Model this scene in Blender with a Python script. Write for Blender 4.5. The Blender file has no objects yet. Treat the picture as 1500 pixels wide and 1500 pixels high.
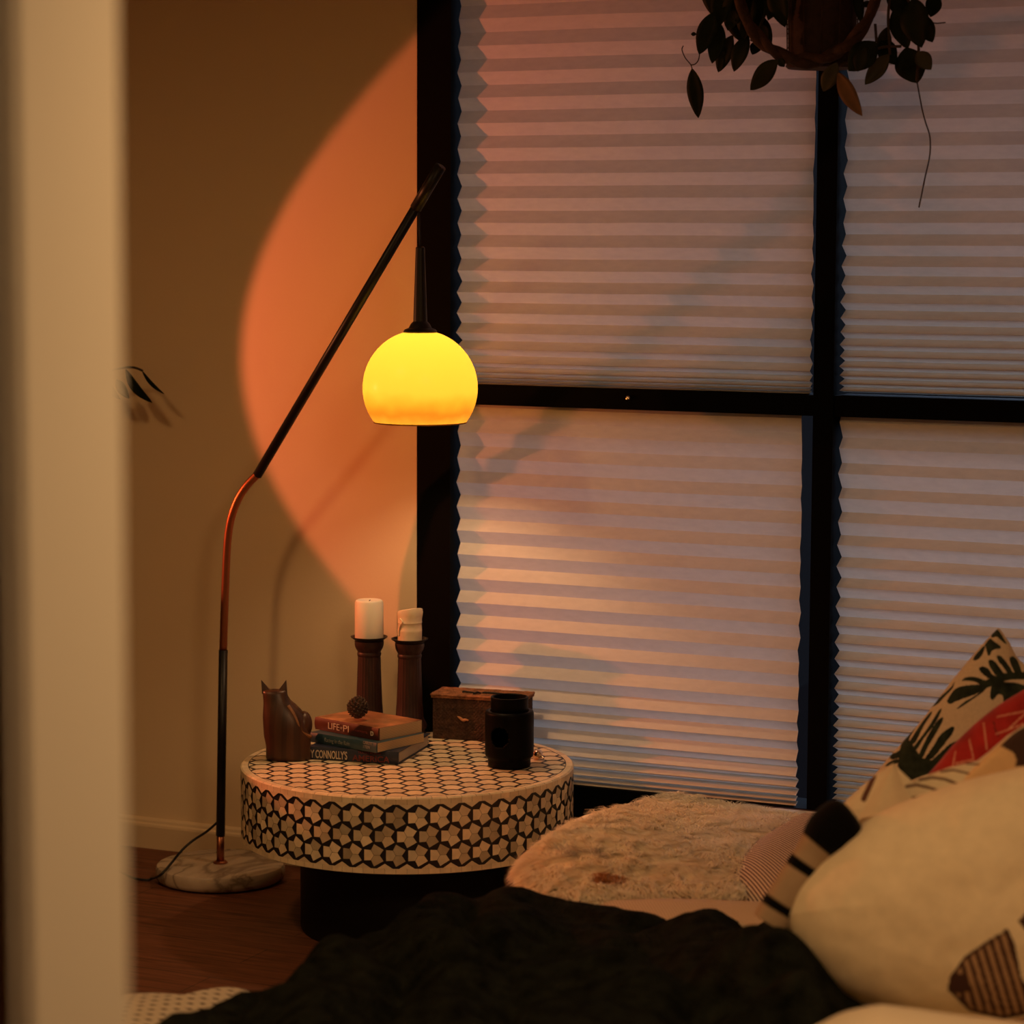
import bpy, bmesh, math, random
from mathutils import Vector, Matrix, noise
random.seed(7)
PI = math.pi
S = bpy.context.scene
COL = S.collection

# ------------------------------------------------------------------ camera model (used to measure places in the room)
CAM = Vector((0, -5.14, 1.43))
YAW, PITCH, ROLL, FPX = math.radians(24.697), math.radians(5.9686), math.radians(.24626), 3825.7
_f0 = Vector((-math.sin(YAW), math.cos(YAW), 0)); _r0 = Vector((math.cos(YAW), math.sin(YAW), 0)); _u0 = Vector((0, 0, 1))
FWD = _f0 * math.cos(PITCH) - _u0 * math.sin(PITCH)
_up = _u0 * math.cos(PITCH) + _f0 * math.sin(PITCH)
RGT = _r0 * math.cos(ROLL) + _up * math.sin(ROLL)
UPV = _up * math.cos(ROLL) - _r0 * math.sin(ROLL)
def ray(x, y): return FWD + RGT * ((x - 750) / FPX) - UPV * ((y - 750) / FPX)
def onz(x, y, z): k = ray(x, y); return CAM + k * ((z - CAM.z) / k.z)
def ony(x, y, Y): k = ray(x, y); return CAM + k * ((Y - CAM.y) / k.y)
def atd(x, y, d): return CAM + ray(x, y) * d

# ------------------------------------------------------------------ materials
def mat(name, col, rough=.6, metal=0, spec=.4, attr=None, noise_amt=0, noise_scale=20, bump=0, bump_scale=80, stretch=(1, 1, 1),
        sheen=0, sss=0, coat=0, wave=None, coords='Object'):
    m = bpy.data.materials.new(name); m.use_nodes = True
    nt = m.node_tree; N = nt.nodes; L = nt.links
    b = N['Principled BSDF']
    b.inputs['Base Color'].default_value = (*col, 1)
    b.inputs['Roughness'].default_value = rough
    b.inputs['Metallic'].default_value = metal
    b.inputs['Specular IOR Level'].default_value = spec
    b.inputs['Sheen Weight'].default_value = sheen
    b.inputs['Coat Weight'].default_value = coat
    if sss:
        b.inputs['Subsurface Weight'].default_value = sss
        b.inputs['Subsurface Radius'].default_value = (.02, .012, .006)
    tc = N.new('ShaderNodeTexCoord'); mp = N.new('ShaderNodeMapping'); mp.inputs['Scale'].default_value = stretch
    L.new(tc.outputs[coords], mp.inputs['Vector'])
    src = None
    if attr:
        a = N.new('ShaderNodeVertexColor'); a.layer_name = attr; src = a.outputs['Color']
    if wave:   # (col2, scale, distortion, width, direction)
        c2, sc, dist, width, direc = wave
        w = N.new('ShaderNodeTexWave'); w.wave_type = 'BANDS'; w.bands_direction = direc
        w.inputs['Scale'].default_value = sc; w.inputs['Distortion'].default_value = dist
        w.inputs['Detail'].default_value = 3
        L.new(mp.outputs[0], w.inputs['Vector'])
        rp = N.new('ShaderNodeValToRGB')
        rp.color_ramp.elements[0].position = max(0, width - .15); rp.color_ramp.elements[1].position = min(1, width + .15)
        rp.color_ramp.elements[0].color = (*c2, 1); rp.color_ramp.elements[1].color = (*col, 1)
        L.new(w.outputs['Fac'], rp.inputs[0]); src = rp.outputs[0]
    if noise_amt:
        n = N.new('ShaderNodeTexNoise'); n.inputs['Scale'].default_value = noise_scale; n.inputs['Detail'].default_value = 5
        L.new(mp.outputs[0], n.inputs['Vector'])
        mr = N.new('ShaderNodeMapRange'); mr.inputs[1].default_value = .3; mr.inputs[2].default_value = .7
        mr.inputs[3].default_value = 1 - noise_amt; mr.inputs[4].default_value = 1 + noise_amt
        L.new(n.outputs[0], mr.inputs[0])
        mx = N.new('ShaderNodeMix'); mx.data_type = 'RGBA'; mx.blend_type = 'MULTIPLY'; mx.inputs[0].default_value = 1
        if src: L.new(src, mx.inputs[6])
        else: mx.inputs[6].default_value = (*col, 1)
        L.new(mr.outputs[0], mx.inputs[7]); src = mx.outputs[2]
    if src: L.new(src, b.inputs['Base Color'])
    if bump:
        n2 = N.new('ShaderNodeTexNoise'); n2.inputs['Scale'].default_value = bump_scale; n2.inputs['Detail'].default_value = 4
        L.new(mp.outputs[0], n2.inputs['Vector'])
        bp = N.new('ShaderNodeBump'); bp.inputs['Strength'].default_value = bump; bp.inputs['Distance'].default_value = .01
        L.new(n2.outputs[0], bp.inputs['Height']); L.new(bp.outputs[0], b.inputs['Normal'])
    return m

M = {}
M['wall'] = mat('wall_paint', (.68, .53, .34), .85, spec=.2, bump=.04, bump_scale=140)
M['skirting'] = mat('skirting_paint', (.60, .46, .29), .6, spec=.25)
M['trim'] = mat('trim_paint', (.66, .60, .49), .55, spec=.3)
M['ceiling'] = mat('ceiling_paint', (.75, .7, .6), .9, spec=.1)
M['black_frame'] = mat('black_frame_paint', (.0014, .0013, .0013), .7, spec=.05)
M['black_metal'] = mat('black_metal', (.006, .005, .0045), .42, spec=.3)
M['copper'] = mat('copper', (.34, .13, .065), .38, metal=1)
M['black_ceramic'] = mat('black_ceramic', (.0014, .0014, .0015), .45, spec=.08)
M['black_wood'] = mat('black_wood', (.005, .0045, .004), .6, spec=.2)
M['cable'] = mat('cable', (.01, .01, .01), .6)
M['bone'] = mat('bone_inlay', (.7, .58, .4), .42, attr='shade', noise_amt=.1, noise_scale=60)
M['resin'] = mat('dark_resin', (.012, .011, .014), .4)
M['holder_wood'] = mat('holder_wood', (.030, .0105, .0075), .5, noise_amt=.35, noise_scale=30, stretch=(6, 6, .6))
M['iron'] = mat('iron', (.015, .012, .011), .5, metal=.3)
M['wax_white'] = mat('wax_white', (.82, .77, .64), .5, sss=.25)
M['wax_cream'] = mat('wax_cream', (.76, .64, .45), .5, sss=.25, noise_amt=.08, noise_scale=40)
M['wick'] = mat('wick', (.02, .015, .01), .9)
M['page'] = mat('book_pages', (.62, .45, .26), .9, wave=((.45, .31, .16), 160, 1, .4, 'Z'))
M['page_white'] = mat('book_pages_white', (.62, .52, .4), .9, wave=((.45, .36, .26), 160, 1, .4, 'Z'))
M['cover_red'] = mat('cover_red', (.085, .026, .016), .35, noise_amt=.6, noise_scale=14)
M['cover_orange'] = mat('cover_orange', (.32, .14, .06), .35, noise_amt=.7, noise_scale=18)
M['cover_teal'] = mat('cover_teal', (.035, .075, .095), .4, noise_amt=.3, noise_scale=12)
M['cover_navy'] = mat('cover_navy', (.022, .03, .055), .4, noise_amt=.2, noise_scale=12)
M['ink_cream'] = mat('ink_cream', (.55, .47, .36), .5)
M['ink_red'] = mat('ink_red', (.16, .03, .03), .5)
M['ink_blue'] = mat('ink_pale', (.2, .22, .2), .5)
M['pinecone'] = mat('pinecone', (.055, .032, .02), .75, noise_amt=.5, noise_scale=60)
M['rattan'] = mat('rattan', (.06, .026, .014), .75, noise_amt=.5, noise_scale=70, bump=.5, bump_scale=150)
M['rattan_lid'] = mat('rattan_lid', (.30, .12, .05), .75, noise_amt=.5, noise_scale=70, bump=.5, bump_scale=150)
M['clasp'] = mat('clasp', (.5, .22, .09), .6)
M['brass'] = mat('polished_brass', (.78, .62, .45), .16, metal=1)
M['basket'] = mat('basket', (.024, .010, .007), .8, noise_amt=.4, noise_scale=90)
M['vine'] = mat('vine', (.036, .015, .009), .8, noise_amt=.5, noise_scale=40, bump=.4, bump_scale=90)
M['leaf'] = mat('leaf', (.008, .013, .005), .6, spec=.12, noise_amt=.4, noise_scale=25)
M['leaf_brown'] = mat('leaf_brown', (.10, .048, .013), .6, noise_amt=.3, noise_scale=30)
M['leaf_olive'] = mat('leaf_olive', (.028, .026, .009), .55, noise_amt=.3, noise_scale=30)
M['stem'] = mat('stem', (.04, .025, .014), .8)
M['pot'] = mat('pot', (.3, .2, .13), .7)
M['print'] = mat('printed_fabric', (1, 1, 1), .9, spec=.1, attr='shade', noise_amt=.06, noise_scale=200, bump=.1, bump_scale=700, sheen=.2)
M['plush'] = mat('plush_fabric', (1, 1, 1), .95, spec=.03, attr='shade', noise_amt=.05, noise_scale=50, sheen=.05)
M['throw'] = mat('dark_knit', (.0095, .0105, .0072), .95, spec=.03, noise_amt=.6, noise_scale=30, bump=1, bump_scale=120)
def fur_material():
    m = bpy.data.materials.new('sheep_fur'); m.use_nodes = True; N = m.node_tree.nodes; L = m.node_tree.links
    N.remove(N['Principled BSDF']); a = N.new('ShaderNodeVertexColor'); a.layer_name = 'shade'
    d = N.new('ShaderNodeBsdfDiffuse'); t = N.new('ShaderNodeBsdfTranslucent'); mx = N.new('ShaderNodeMixShader'); mx.inputs[0].default_value = .45
    L.new(a.outputs[0], d.inputs[0]); L.new(a.outputs[0], t.inputs[0]); L.new(d.outputs[0], mx.inputs[1]); L.new(t.outputs[0], mx.inputs[2]); L.new(mx.outputs[0], N['Material Output'].inputs[0])
    return m
M['fur'] = fur_material()
M['hide'] = mat('sheep_hide', (.93, .82, .64), .9, noise_amt=.15, noise_scale=30)
M['ticking'] = mat('ticking', (.66, .52, .38), .9, wave=((.09, .035, .03), 50, 0, .5, 'X'))
M['pinstripe'] = mat('pinstripe', (.55, .43, .29), .9, wave=((.40, .29, .18), 62, 0, .35, 'X'))
M['sheet'] = mat('sheet', (.6, .5, .36), .9, bump=.1, bump_scale=300)
M['duvet'] = mat('duvet', (.68, .56, .4), .9, noise_amt=.05, noise_scale=9)
M['glass_night'] = None

def attr_mesh_color(me, cols):
    """cols: one rgb per vertex"""
    a = me.color_attributes.new('shade', 'FLOAT_COLOR', 'POINT')
    flat = []
    for c in cols: flat += [c[0], c[1], c[2], 1]
    a.data.foreach_set('color', flat)

# floor planks
def floor_material():
    m = bpy.data.materials.new('floor_wood'); m.use_nodes = True; N = m.node_tree.nodes; L = m.node_tree.links
    b = N['Principled BSDF']; b.inputs['Roughness'].default_value = .6; b.inputs['Specular IOR Level'].default_value = .25
    tc = N.new('ShaderNodeTexCoord'); br = N.new('ShaderNodeTexBrick'); br.offset = .37
    br.inputs['Scale'].default_value = 1; br.inputs['Brick Width'].default_value = 1.3; br.inputs['Row Height'].default_value = .11
    br.inputs['Mortar Size'].default_value = .0018; br.inputs['Mortar Smooth'].default_value = .1
    br.inputs['Color1'].default_value = (.15, .052, .024, 1); br.inputs['Color2'].default_value = (.125, .043, .02, 1)
    br.inputs['Mortar'].default_value = (.075, .028, .014, 1)
    L.new(tc.outputs['Object'], br.inputs['Vector'])
    mp = N.new('ShaderNodeMapping'); mp.inputs['Scale'].default_value = (2, 22, 1); L.new(tc.outputs['Object'], mp.inputs['Vector'])
    n = N.new('ShaderNodeTexNoise'); n.inputs['Scale'].default_value = 4; n.inputs['Detail'].default_value = 6; L.new(mp.outputs[0], n.inputs['Vector'])
    mr = N.new('ShaderNodeMapRange'); mr.inputs[1].default_value = .3; mr.inputs[2].default_value = .7; mr.inputs[3].default_value = .6; mr.inputs[4].default_value = 1.35
    L.new(n.outputs[0], mr.inputs[0])
    mx = N.new('ShaderNodeMix'); mx.data_type = 'RGBA'; mx.blend_type = 'MULTIPLY'; mx.inputs[0].default_value = 1
    L.new(br.outputs['Color'], mx.inputs[6]); L.new(mr.outputs[0], mx.inputs[7]); L.new(mx.outputs[2], b.inputs['Base Color'])
    return m
M['floor'] = floor_material()

def marble_material():
    m = bpy.data.materials.new('white_marble'); m.use_nodes = True; N = m.node_tree.nodes; L = m.node_tree.links
    b = N['Principled BSDF']; b.inputs['Roughness'].default_value = .22; b.inputs['Specular IOR Level'].default_value = .5
    tc = N.new('ShaderNodeTexCoord'); n = N.new('ShaderNodeTexNoise'); n.inputs['Scale'].default_value = 3.6; n.inputs['Detail'].default_value = 5
    n.inputs['Distortion'].default_value = 1.6
    L.new(tc.outputs['Object'], n.inputs['Vector'])
    rp = N.new('ShaderNodeValToRGB'); e = rp.color_ramp.elements
    e[0].position = .36; e[0].color = (.46, .37, .28, 1); e[1].position = .62; e[1].color = (.44, .35, .27, 1)
    k = e.new(.49); k.color = (.20, .15, .11, 1)
    k = e.new(.44); k.color = (.40, .32, .24, 1); k = e.new(.53); k.color = (.40, .32, .24, 1)
    L.new(n.outputs[0], rp.inputs[0]); L.new(rp.outputs[0], b.inputs['Base Color'])
    return m
M['marble'] = marble_material()

def paper_material():
    m = bpy.data.materials.new('pleated_paper'); m.use_nodes = True; N = m.node_tree.nodes; L = m.node_tree.links
    N.remove(N['Principled BSDF']); out = N['Material Output']
    tc = N.new('ShaderNodeTexCoord'); n = N.new('ShaderNodeTexNoise'); n.inputs['Scale'].default_value = 90; n.inputs['Detail'].default_value = 4
    mp = N.new('ShaderNodeMapping'); mp.inputs['Scale'].default_value = (.4, 1, 1); L.new(tc.outputs['Object'], mp.inputs[0]); L.new(mp.outputs[0], n.inputs['Vector'])
    mr = N.new('ShaderNodeMapRange'); mr.inputs[3].default_value = .88; mr.inputs[4].default_value = 1.1; L.new(n.outputs[0], mr.inputs[0])
    c = N.new('ShaderNodeMix'); c.data_type = 'RGBA'; c.blend_type = 'MULTIPLY'; c.inputs[0].default_value = 1; c.inputs[6].default_value = (.74, .66, .56, 1)
    L.new(mr.outputs[0], c.inputs[7])
    d = N.new('ShaderNodeBsdfDiffuse'); t = N.new('ShaderNodeBsdfTranslucent'); mx = N.new('ShaderNodeMixShader'); mx.inputs[0].default_value = .19
    L.new(c.outputs[2], d.inputs[0]); L.new(c.outputs[2], t.inputs[0]); L.new(d.outputs[0], mx.inputs[1]); L.new(t.outputs[0], mx.inputs[2]); L.new(mx.outputs[0], out.inputs[0])
    return m
M['paper'] = paper_material()

def pane_material():
    m = bpy.data.materials.new('window_glass'); m.use_nodes = True; N = m.node_tree.nodes; L = m.node_tree.links
    N.remove(N['Principled BSDF']); out = N['Material Output']
    t = N.new('ShaderNodeBsdfTransparent'); g = N.new('ShaderNodeBsdfGlossy'); g.inputs['Roughness'].default_value = .02
    f = N.new('ShaderNodeFresnel'); f.inputs[0].default_value = 1.06
    mx = N.new('ShaderNodeMixShader'); L.new(f.outputs[0], mx.inputs[0]); L.new(t.outputs[0], mx.inputs[1]); L.new(g.outputs[0], mx.inputs[2]); L.new(mx.outputs[0], out.inputs[0])
    return m
M['pane'] = pane_material()

def shade_material():
    """amber opal glass, lit by the bulb inside; the lower band of the glass is a deeper mottled amber"""
    m = bpy.data.materials.new('amber_opal_glass'); m.use_nodes = True; N = m.node_tree.nodes; L = m.node_tree.links
    N.remove(N['Principled BSDF']); out = N['Material Output']
    tc = N.new('ShaderNodeTexCoord'); sp = N.new('ShaderNodeSeparateXYZ'); L.new(tc.outputs['Object'], sp.inputs[0])
    n = N.new('ShaderNodeTexNoise'); n.inputs['Scale'].default_value = 26; n.inputs['Detail'].default_value = 4; L.new(tc.outputs['Object'], n.inputs['Vector'])
    ad = N.new('ShaderNodeMath'); ad.operation = 'MULTIPLY_ADD'; ad.inputs[1].default_value = .036; L.new(n.outputs[0], ad.inputs[0]); L.new(sp.outputs['Z'], ad.inputs[2])
    mr = N.new('ShaderNodeMapRange'); mr.inputs[1].default_value = -.055; mr.inputs[2].default_value = .055; L.new(ad.outputs[0], mr.inputs[0])
    rp = N.new('ShaderNodeValToRGB'); e = rp.color_ramp.elements
    e[0].position = 0; e[0].color = (.19, .105, .013, 1); e[1].position = .62; e[1].color = (.172, .127, .0150, 1)
    k = e.new(.2); k.color = (.135, .055, .0045, 1); k = e.new(.40); k.color = (.15, .092, .008, 1)
    L.new(mr.outputs[0], rp.inputs[0])
    t = N.new('ShaderNodeBsdfTranslucent'); L.new(rp.outputs[0], t.inputs[0])
    d = N.new('ShaderNodeBsdfPrincipled'); d.inputs['Base Color'].default_value = (.5, .33, .06, 1); d.inputs['Roughness'].default_value = .25
    mx = N.new('ShaderNodeMixShader'); mx.inputs[0].default_value = .25
    L.new(t.outputs[0], mx.inputs[1]); L.new(d.outputs[0], mx.inputs[2]); L.new(mx.outputs[0], out.inputs[0])
    return m
M['shade'] = shade_material()

# ------------------------------------------------------------------ object helpers
def link(name, me, m=None, parent=None, smooth=False):
    if m is not None:
        for k in (m if isinstance(m, (list, tuple)) else [m]): me.materials.append(M[k] if isinstance(k, str) else k)
    if smooth: me.polygons.foreach_set('use_smooth', [True] * len(me.polygons))
    o = bpy.data.objects.new(name, me); COL.objects.link(o)
    if parent: o.parent = parent; o.matrix_parent_inverse = Matrix()
    return o
def pydata(name, v, f, m=None, parent=None, smooth=False):
    me = bpy.data.meshes.new(name); me.from_pydata([tuple(p) for p in v], [], f); me.update()
    return link(name, me, m, parent, smooth)
def frombm(name, bm, m=None, parent=None, smooth=False, bevel=0, seg=2):
    if bevel:
        bmesh.ops.bevel(bm, geom=[e for e in bm.edges], offset=bevel, segments=seg, affect='EDGES', profile=.5)
    bmesh.ops.recalc_face_normals(bm, faces=bm.faces)
    me = bpy.data.meshes.new(name); bm.to_mesh(me); bm.free()
    return link(name, me, m, parent, smooth)
def empty(name, loc, label, cat, group=None, rz=0):
    o = bpy.data.objects.new(name, None); o.empty_display_size = .05; COL.objects.link(o); o.location = loc; o.rotation_euler = (0, 0, rz)
    tag(o, label, cat, group); return o
def tag(o, label=None, cat=None, group=None, kind=None):
    if label: o['label'] = label
    if cat: o['category'] = cat
    if group: o['group'] = group
    if kind: o['kind'] = kind
    return o
def box(bm, x0, x1, y0, y1, z0, z1):
    vs = [bm.verts.new((x, y, z)) for x in (x0, x1) for y in (y0, y1) for z in (z0, z1)]
    for f in ((0, 1, 3, 2), (4, 6, 7, 5), (0, 4, 5, 1), (2, 3, 7, 6), (0, 2, 6, 4), (1, 5, 7, 3)): bm.faces.new([vs[i] for i in f])
def boxes(name, lst, m, parent=None, bevel=0):
    bm = bmesh.new()
    for b in lst: box(bm, *b)
    return frombm(name, bm, m, parent, bevel=bevel)
def lathe(name, prof, m, parent=None, n=48, loc=(0, 0, 0), smooth=True, fn=None, ang=.6):
    """prof: list of (r, z), closed at r=0 ends"""
    bm = bmesh.new(); rings = []
    for r, z in prof:
        if r < 1e-6: rings.append([bm.verts.new((loc[0], loc[1], loc[2] + z))])
        else:
            rg = []
            for i in range(n):
                a = 2 * PI * i / n; rr = fn(r, z, a) if fn else r
                rg.append(bm.verts.new((loc[0] + rr * math.cos(a), loc[1] + rr * math.sin(a), loc[2] + z)))
            rings.append(rg)
    for A, B in zip(rings, rings[1:]):
        for i in range(n):
            j = (i + 1) % n
            if len(A) == 1 and len(B) == 1: continue
            if len(A) == 1: bm.faces.new((A[0], B[i], B[j]))
            elif len(B) == 1: bm.faces.new((A[i], A[j], B[0]))
            else: bm.faces.new((A[i], A[j], B[j], B[i]))
    o = frombm(name, bm, m, parent, smooth)
    if smooth:
        try: o.data.set_sharp_from_angle(angle=ang)
        except Exception: pass
    return o
def tube(name, pts, rad, m, parent=None, n=12, cap=True, smooth=True, bm=None, fn=None):
    """tube along points (world or parent space); rad number or list"""
    own = bm is None
    if own: bm = bmesh.new()
    pts = [Vector(p) for p in pts]; rings = []; prev = None
    for i, p in enumerate(pts):
        t = (pts[min(i + 1, len(pts) - 1)] - pts[max(i - 1, 0)]).normalized()
        if prev is None:
            a = Vector((0, 0, 1)) if abs(t.z) < .9 else Vector((1, 0, 0)); nrm = (a - t * a.dot(t)).normalized()
        else: nrm = (prev - t * prev.dot(t)).normalized()
        prev = nrm; bn = t.cross(nrm)
        r = rad[i] if isinstance(rad, (list, tuple)) else rad
        rg = []
        for k in range(n):
            a = 2 * PI * k / n; rr = r * (fn(i / max(1, len(pts) - 1), a) if fn else 1)
            rg.append(bm.verts.new(p + nrm * (rr * math.cos(a)) + bn * (rr * math.sin(a))))
        rings.append(rg)
    for A, B in zip(rings, rings[1:]):
        for k in range(n): bm.faces.new((A[k], A[(k + 1) % n], B[(k + 1) % n], B[k]))
    if cap: bm.faces.new(rings[0][::-1]); bm.faces.new(rings[-1])
    if own: return frombm(name, bm, m, parent, smooth)
def spline(pts, n=8):
    """Catmull-Rom through points"""
    P = [Vector(p) for p in pts]; out = []
    for i in range(len(P) - 1):
        a, b, c, d = P[max(i - 1, 0)], P[i], P[i + 1], P[min(i + 2, len(P) - 1)]
        for k in range(n):
            t = k / n
            out.append(.5 * ((2 * b) + (c - a) * t + (2 * a - 5 * b + 4 * c - d) * t * t + (3 * b - a - 3 * c + d) * t ** 3))
    out.append(P[-1]); return out
def fbm(p, s=1, o=3):
    return noise.fractal(Vector(p) * s, 1.0, 2.0, o)
def smooth01(t): t = max(0, min(1, t)); return t * t * (3 - 2 * t)

# ================================================================== SETTING
CH = 2.6
XL, XR = -6.6, 1.6
WX0, WX1, WZ1 = -2.594, -.766, 2.32      # window opening
def structure(o): o['kind'] = 'structure'; return o
structure(boxes('floor', [(XL - .1, XR + .1, -6.6, .12, -.05, 0)], 'floor'))
structure(boxes('ceiling', [(XL - .1, XR + .1, -6.6, .12, CH, CH + .05)], 'ceiling'))
structure(boxes('wall_back', [(XL, WX0, 0, .12, 0, CH), (WX1, XR, 0, .12, 0, CH), (WX0, WX1, 0, .12, WZ1, CH)], 'wall'))
structure(boxes('wall_left', [(XL - .1, XL, -6.6, .12, 0, CH)], 'wall'))
structure(boxes('wall_right', [(XR, XR + .1, -6.6, .12, 0, CH)], 'wall'))
structure(boxes('wall_hall', [(XL, XR, -6.7, -6.6, 0, CH)], 'wall'))
JX0, JX1 = -1.075, .85                  # doorway opening in the near wall
structure(boxes('wall_front', [(XL, JX0 - .02, -3.62, -3.5, 0, CH), (JX1 + .02, XR, -3.62, -3.5, 0, CH), (JX0 - .02, JX1 + .02, -3.62, -3.5, 2.1, CH)], 'wall'))
# unseen added slab left of the window, cuts sky light on the left blinds
M['blocker'] = mat('dark_blocker', (.006, .005, .005), .95, spec=.02)
structure(boxes('outside_sky_blocker', [(-3.0, -2.62, .12, 4.2, 0, 4.2)], 'blocker'))
structure(boxes('upper_sky_blocker', [(-3.0, .6, .12, .80, 2.36, 2.46)], 'blocker'))   # added unseen slab above the window, dims sky light on the upper blinds
# door lining and its architrave on the hall side
bm = bmesh.new()
box(bm, JX0 - .02, JX0, -3.625, -3.495, 0, 2.08); box(bm, JX1, JX1 + .02, -3.625, -3.495, 0, 2.08); box(bm, JX0 - .02, JX1 + .02, -3.625, -3.495, 2.08, 2.1)
structure(frombm('trim_1', bm, 'trim', bevel=.003))
bm = bmesh.new()
box(bm, JX0 - .022, JX0 - .006, -3.636, -3.625, 0, 2.12); box(bm, JX1 + .006, JX1 + .022, -3.636, -3.625, 0, 2.12)
structure(frombm('trim_2', bm, 'trim', bevel=.003))
# baseboard with a small top bead
def baseboard(name, x0, x1):
    prof = [(0, 0), (-.018, 0), (-.018, .052), (-.0165, .057), (-.012, .060), (-.010, .066), (-.004, .07), (0, .07)]
    v = [(x, y, z) for x in (x0, x1) for y, z in prof]; n = len(prof)
    f = [(i, i + 1, n + i + 1, n + i) for i in range(n - 1)] + [tuple(range(n))[::-1], tuple(range(n, 2 * n))]
    return structure(pydata(name, v, f, 'skirting'))
baseboard('baseboard_back', XL, WX0 - .001)
baseboard('baseboard_right', WX1 + .001, XR)

# window: black timber frame, four panes
win = tag(empty('window_1', (WX0, 0, 0), None, None), kind='structure')
del_keys = [k for k in ('label', 'category') if k in win.keys()]
def W(lst): return [(a - WX0, b - WX0, c, d, e, f) for a, b, c, d, e, f in lst]
fr = [(WX0, -2.512, -.004, .10, .0, WZ1), (-1.681, -1.638, -.004, .10, 0, WZ1), (-.85, WX1, -.004, .10, 0, WZ1),
      (-2.512, -1.681, .0, .09, 1.070, 1.113), (-1.638, -.85, .0, .09, 1.070, 1.113),
      (-2.512, -1.681, .0, .10, 0, .246), (-1.638, -.85, .0, .10, 0, .246),
      (-2.512, -1.681, .0, .10, WZ1 - .06, WZ1), (-1.638, -.85, .0, .10, WZ1 - .06, WZ1)]
boxes('window_frame', W(fr), 'black_frame', win)
boxes('window_pane', W([(-2.512, -1.681, .072, .076, .232, 1.07)]), 'pane', win)
boxes('window_pane', W([(-1.638, -.85, .072, .076, .232, 1.07)]), 'pane', win)
boxes('window_pane', W([(-2.512, -1.681, .072, .076, 1.113, WZ1 - .06)]), 'pane', win)
boxes('window_pane', W([(-1.638, -.85, .072, .076, 1.113, WZ1 - .06)]), 'pane', win)
p = ony(921, 582, 0)
lathe('window_latch', [(0, -.004), (.006, -.004), (.006, 0), (.004, .003), (0, .004)], 'brass', win, 16, (p.x - WX0, -.004, p.z))

# pleated paper blinds
def pleats(z_list, z_top, pitch):
    """front fold heights from top to bottom"""
    a = list(z_list); top = a[0]; up = []
    while top + pitch < z_top: top += pitch; up.append(top)
    return up[::-1] + a
def blind(name, x0, x1, fronts, label, ztop, seed, L=.030, yc=.028, fold=.5):
    rnd = random.Random(seed); v = []; f = []
    rows = []
    for i, z in enumerate(fronts):
        zn = fronts[i + 1] if i + 1 < len(fronts) else z - .008
        p = (z - zn); dep = math.sqrt(max(L * L - (p / 2) ** 2, .00006))
        dep = min(dep, .026)
        rows.append((z, yc - dep / 2, -.0015)); rows.append((z + (zn - z) * fold, yc + dep / 2, .001))
    if ztop: rows = [(ztop, yc, 0)] + rows
    nx = 24
    for z, y, dx in rows:
        jl, jr = rnd.gauss(0, .0008), rnd.gauss(0, .0008)
        for k in range(nx + 1):
            t = k / nx; x = (x0 + jl + dx) * (1 - t) + (x1 + jr - dx) * t
            v.append((x, y + .0012 * fbm((x * 3, z * 6, seed)), z + .0016 * fbm((x * 2.2, z * 3, seed + 9), 1, 2)))
    for r in range(len(rows) - 1):
        for k in range(nx):
            a = r * (nx + 1) + k; f.append((a, a + nx + 1, a + nx + 2, a + 1))
    o = pydata(name, v, f, 'paper')
    return tag(o, label, 'blind', 'pleated paper blinds in the black window')
UL = [1.903, 1.845, 1.789, 1.734, 1.679, 1.625, 1.57, 1.517, 1.464, 1.412, 1.361, 1.314, 1.269, 1.226, 1.191, 1.161, 1.141, 1.129, 1.121, 1.115]
LLf = [1.062, 1.006, .950, .895, .842, .789, .736, .683, .630, .577, .524, .472, .424, .383, .342, .309, .287, .269, .257, .247]
blind('pleated_blind', -2.506, -1.697, pleats(UL, WZ1 - .06, .057), 'tall pleated paper blind above the crossbar, left of the hanging plant', WZ1 - .06, 3)
blind('pleated_blind', -2.506, -1.714, LLf, 'pleated paper blind below the crossbar, brightly lit behind the bone inlay table', 1.069, 5, fold=.54)
def geo(z0, z1, p0, p1):
    out = [z0]; 
    while out[-1] > z1 + p1 * .6:
        t = (z0 - out[-1]) / (z0 - z1); out.append(out[-1] - (p0 + (p1 - p0) * t ** 1.4))
    return out
URf = geo(1.62, 1.117, .0535, .0125)
blind('pleated_blind', -1.630, -.86, pleats(URf, WZ1 - .06, .054), 'dim bluish pleated paper blind above the crossbar, right of the mullion', WZ1 - .06, 8)
LRf = geo(1.058, .25, .054, .010)
blind('pleated_blind', -1.630, -.86, LRf, 'pleated paper blind below the crossbar, behind the leaf print cushion', 1.069, 12, fold=.60)

# ================================================================== FLOOR LAMP
LY = -.2
lampb = ony(323, 1268, LY)
LX = -2.987
lamp = empty('floor_lamp', (LX, LY, 0), 'black and copper arc floor lamp with glowing amber globe shade and marble base', 'lamp')
def LP(x, y, D=.2): q = ony(x, y, -D); return Vector((q.x - LX, .2 - D, q.z))
SHD = .30
b = lathe('base', [(0, .004), (.138, .004), (.1425, .008), (.144, .014), (.144, .030), (.141, .035), (.135, .037), (0, .037)], 'marble', lamp, 64)
lathe('base_foot', [(0, 0), (.13, 0), (.13, .004), (0, .004)], 'black_metal', b, 48)
lathe('collar', [(.0, .037), (.016, .037), (.016, .040), (.012, .043), (0, .043)], 'copper', lamp, 24)
seg0 = [Vector((0, 0, .04)), LP(323, 1222)]
tube('pole_stub', seg0, .0088, 'copper', lamp, 16)
tube('lower_pole', [LP(323, 1224), LP(327, 952)], .0100, 'black_metal', lamp, 16)
bend = spline([LP(327, 954), LP(330, 860), LP(334, 785), LP(343, 745), LP(358, 716, .195), LP(380, 692, .187)], 8)
tube('bent_pole', bend, .0088, 'copper', lamp, 20)
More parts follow.
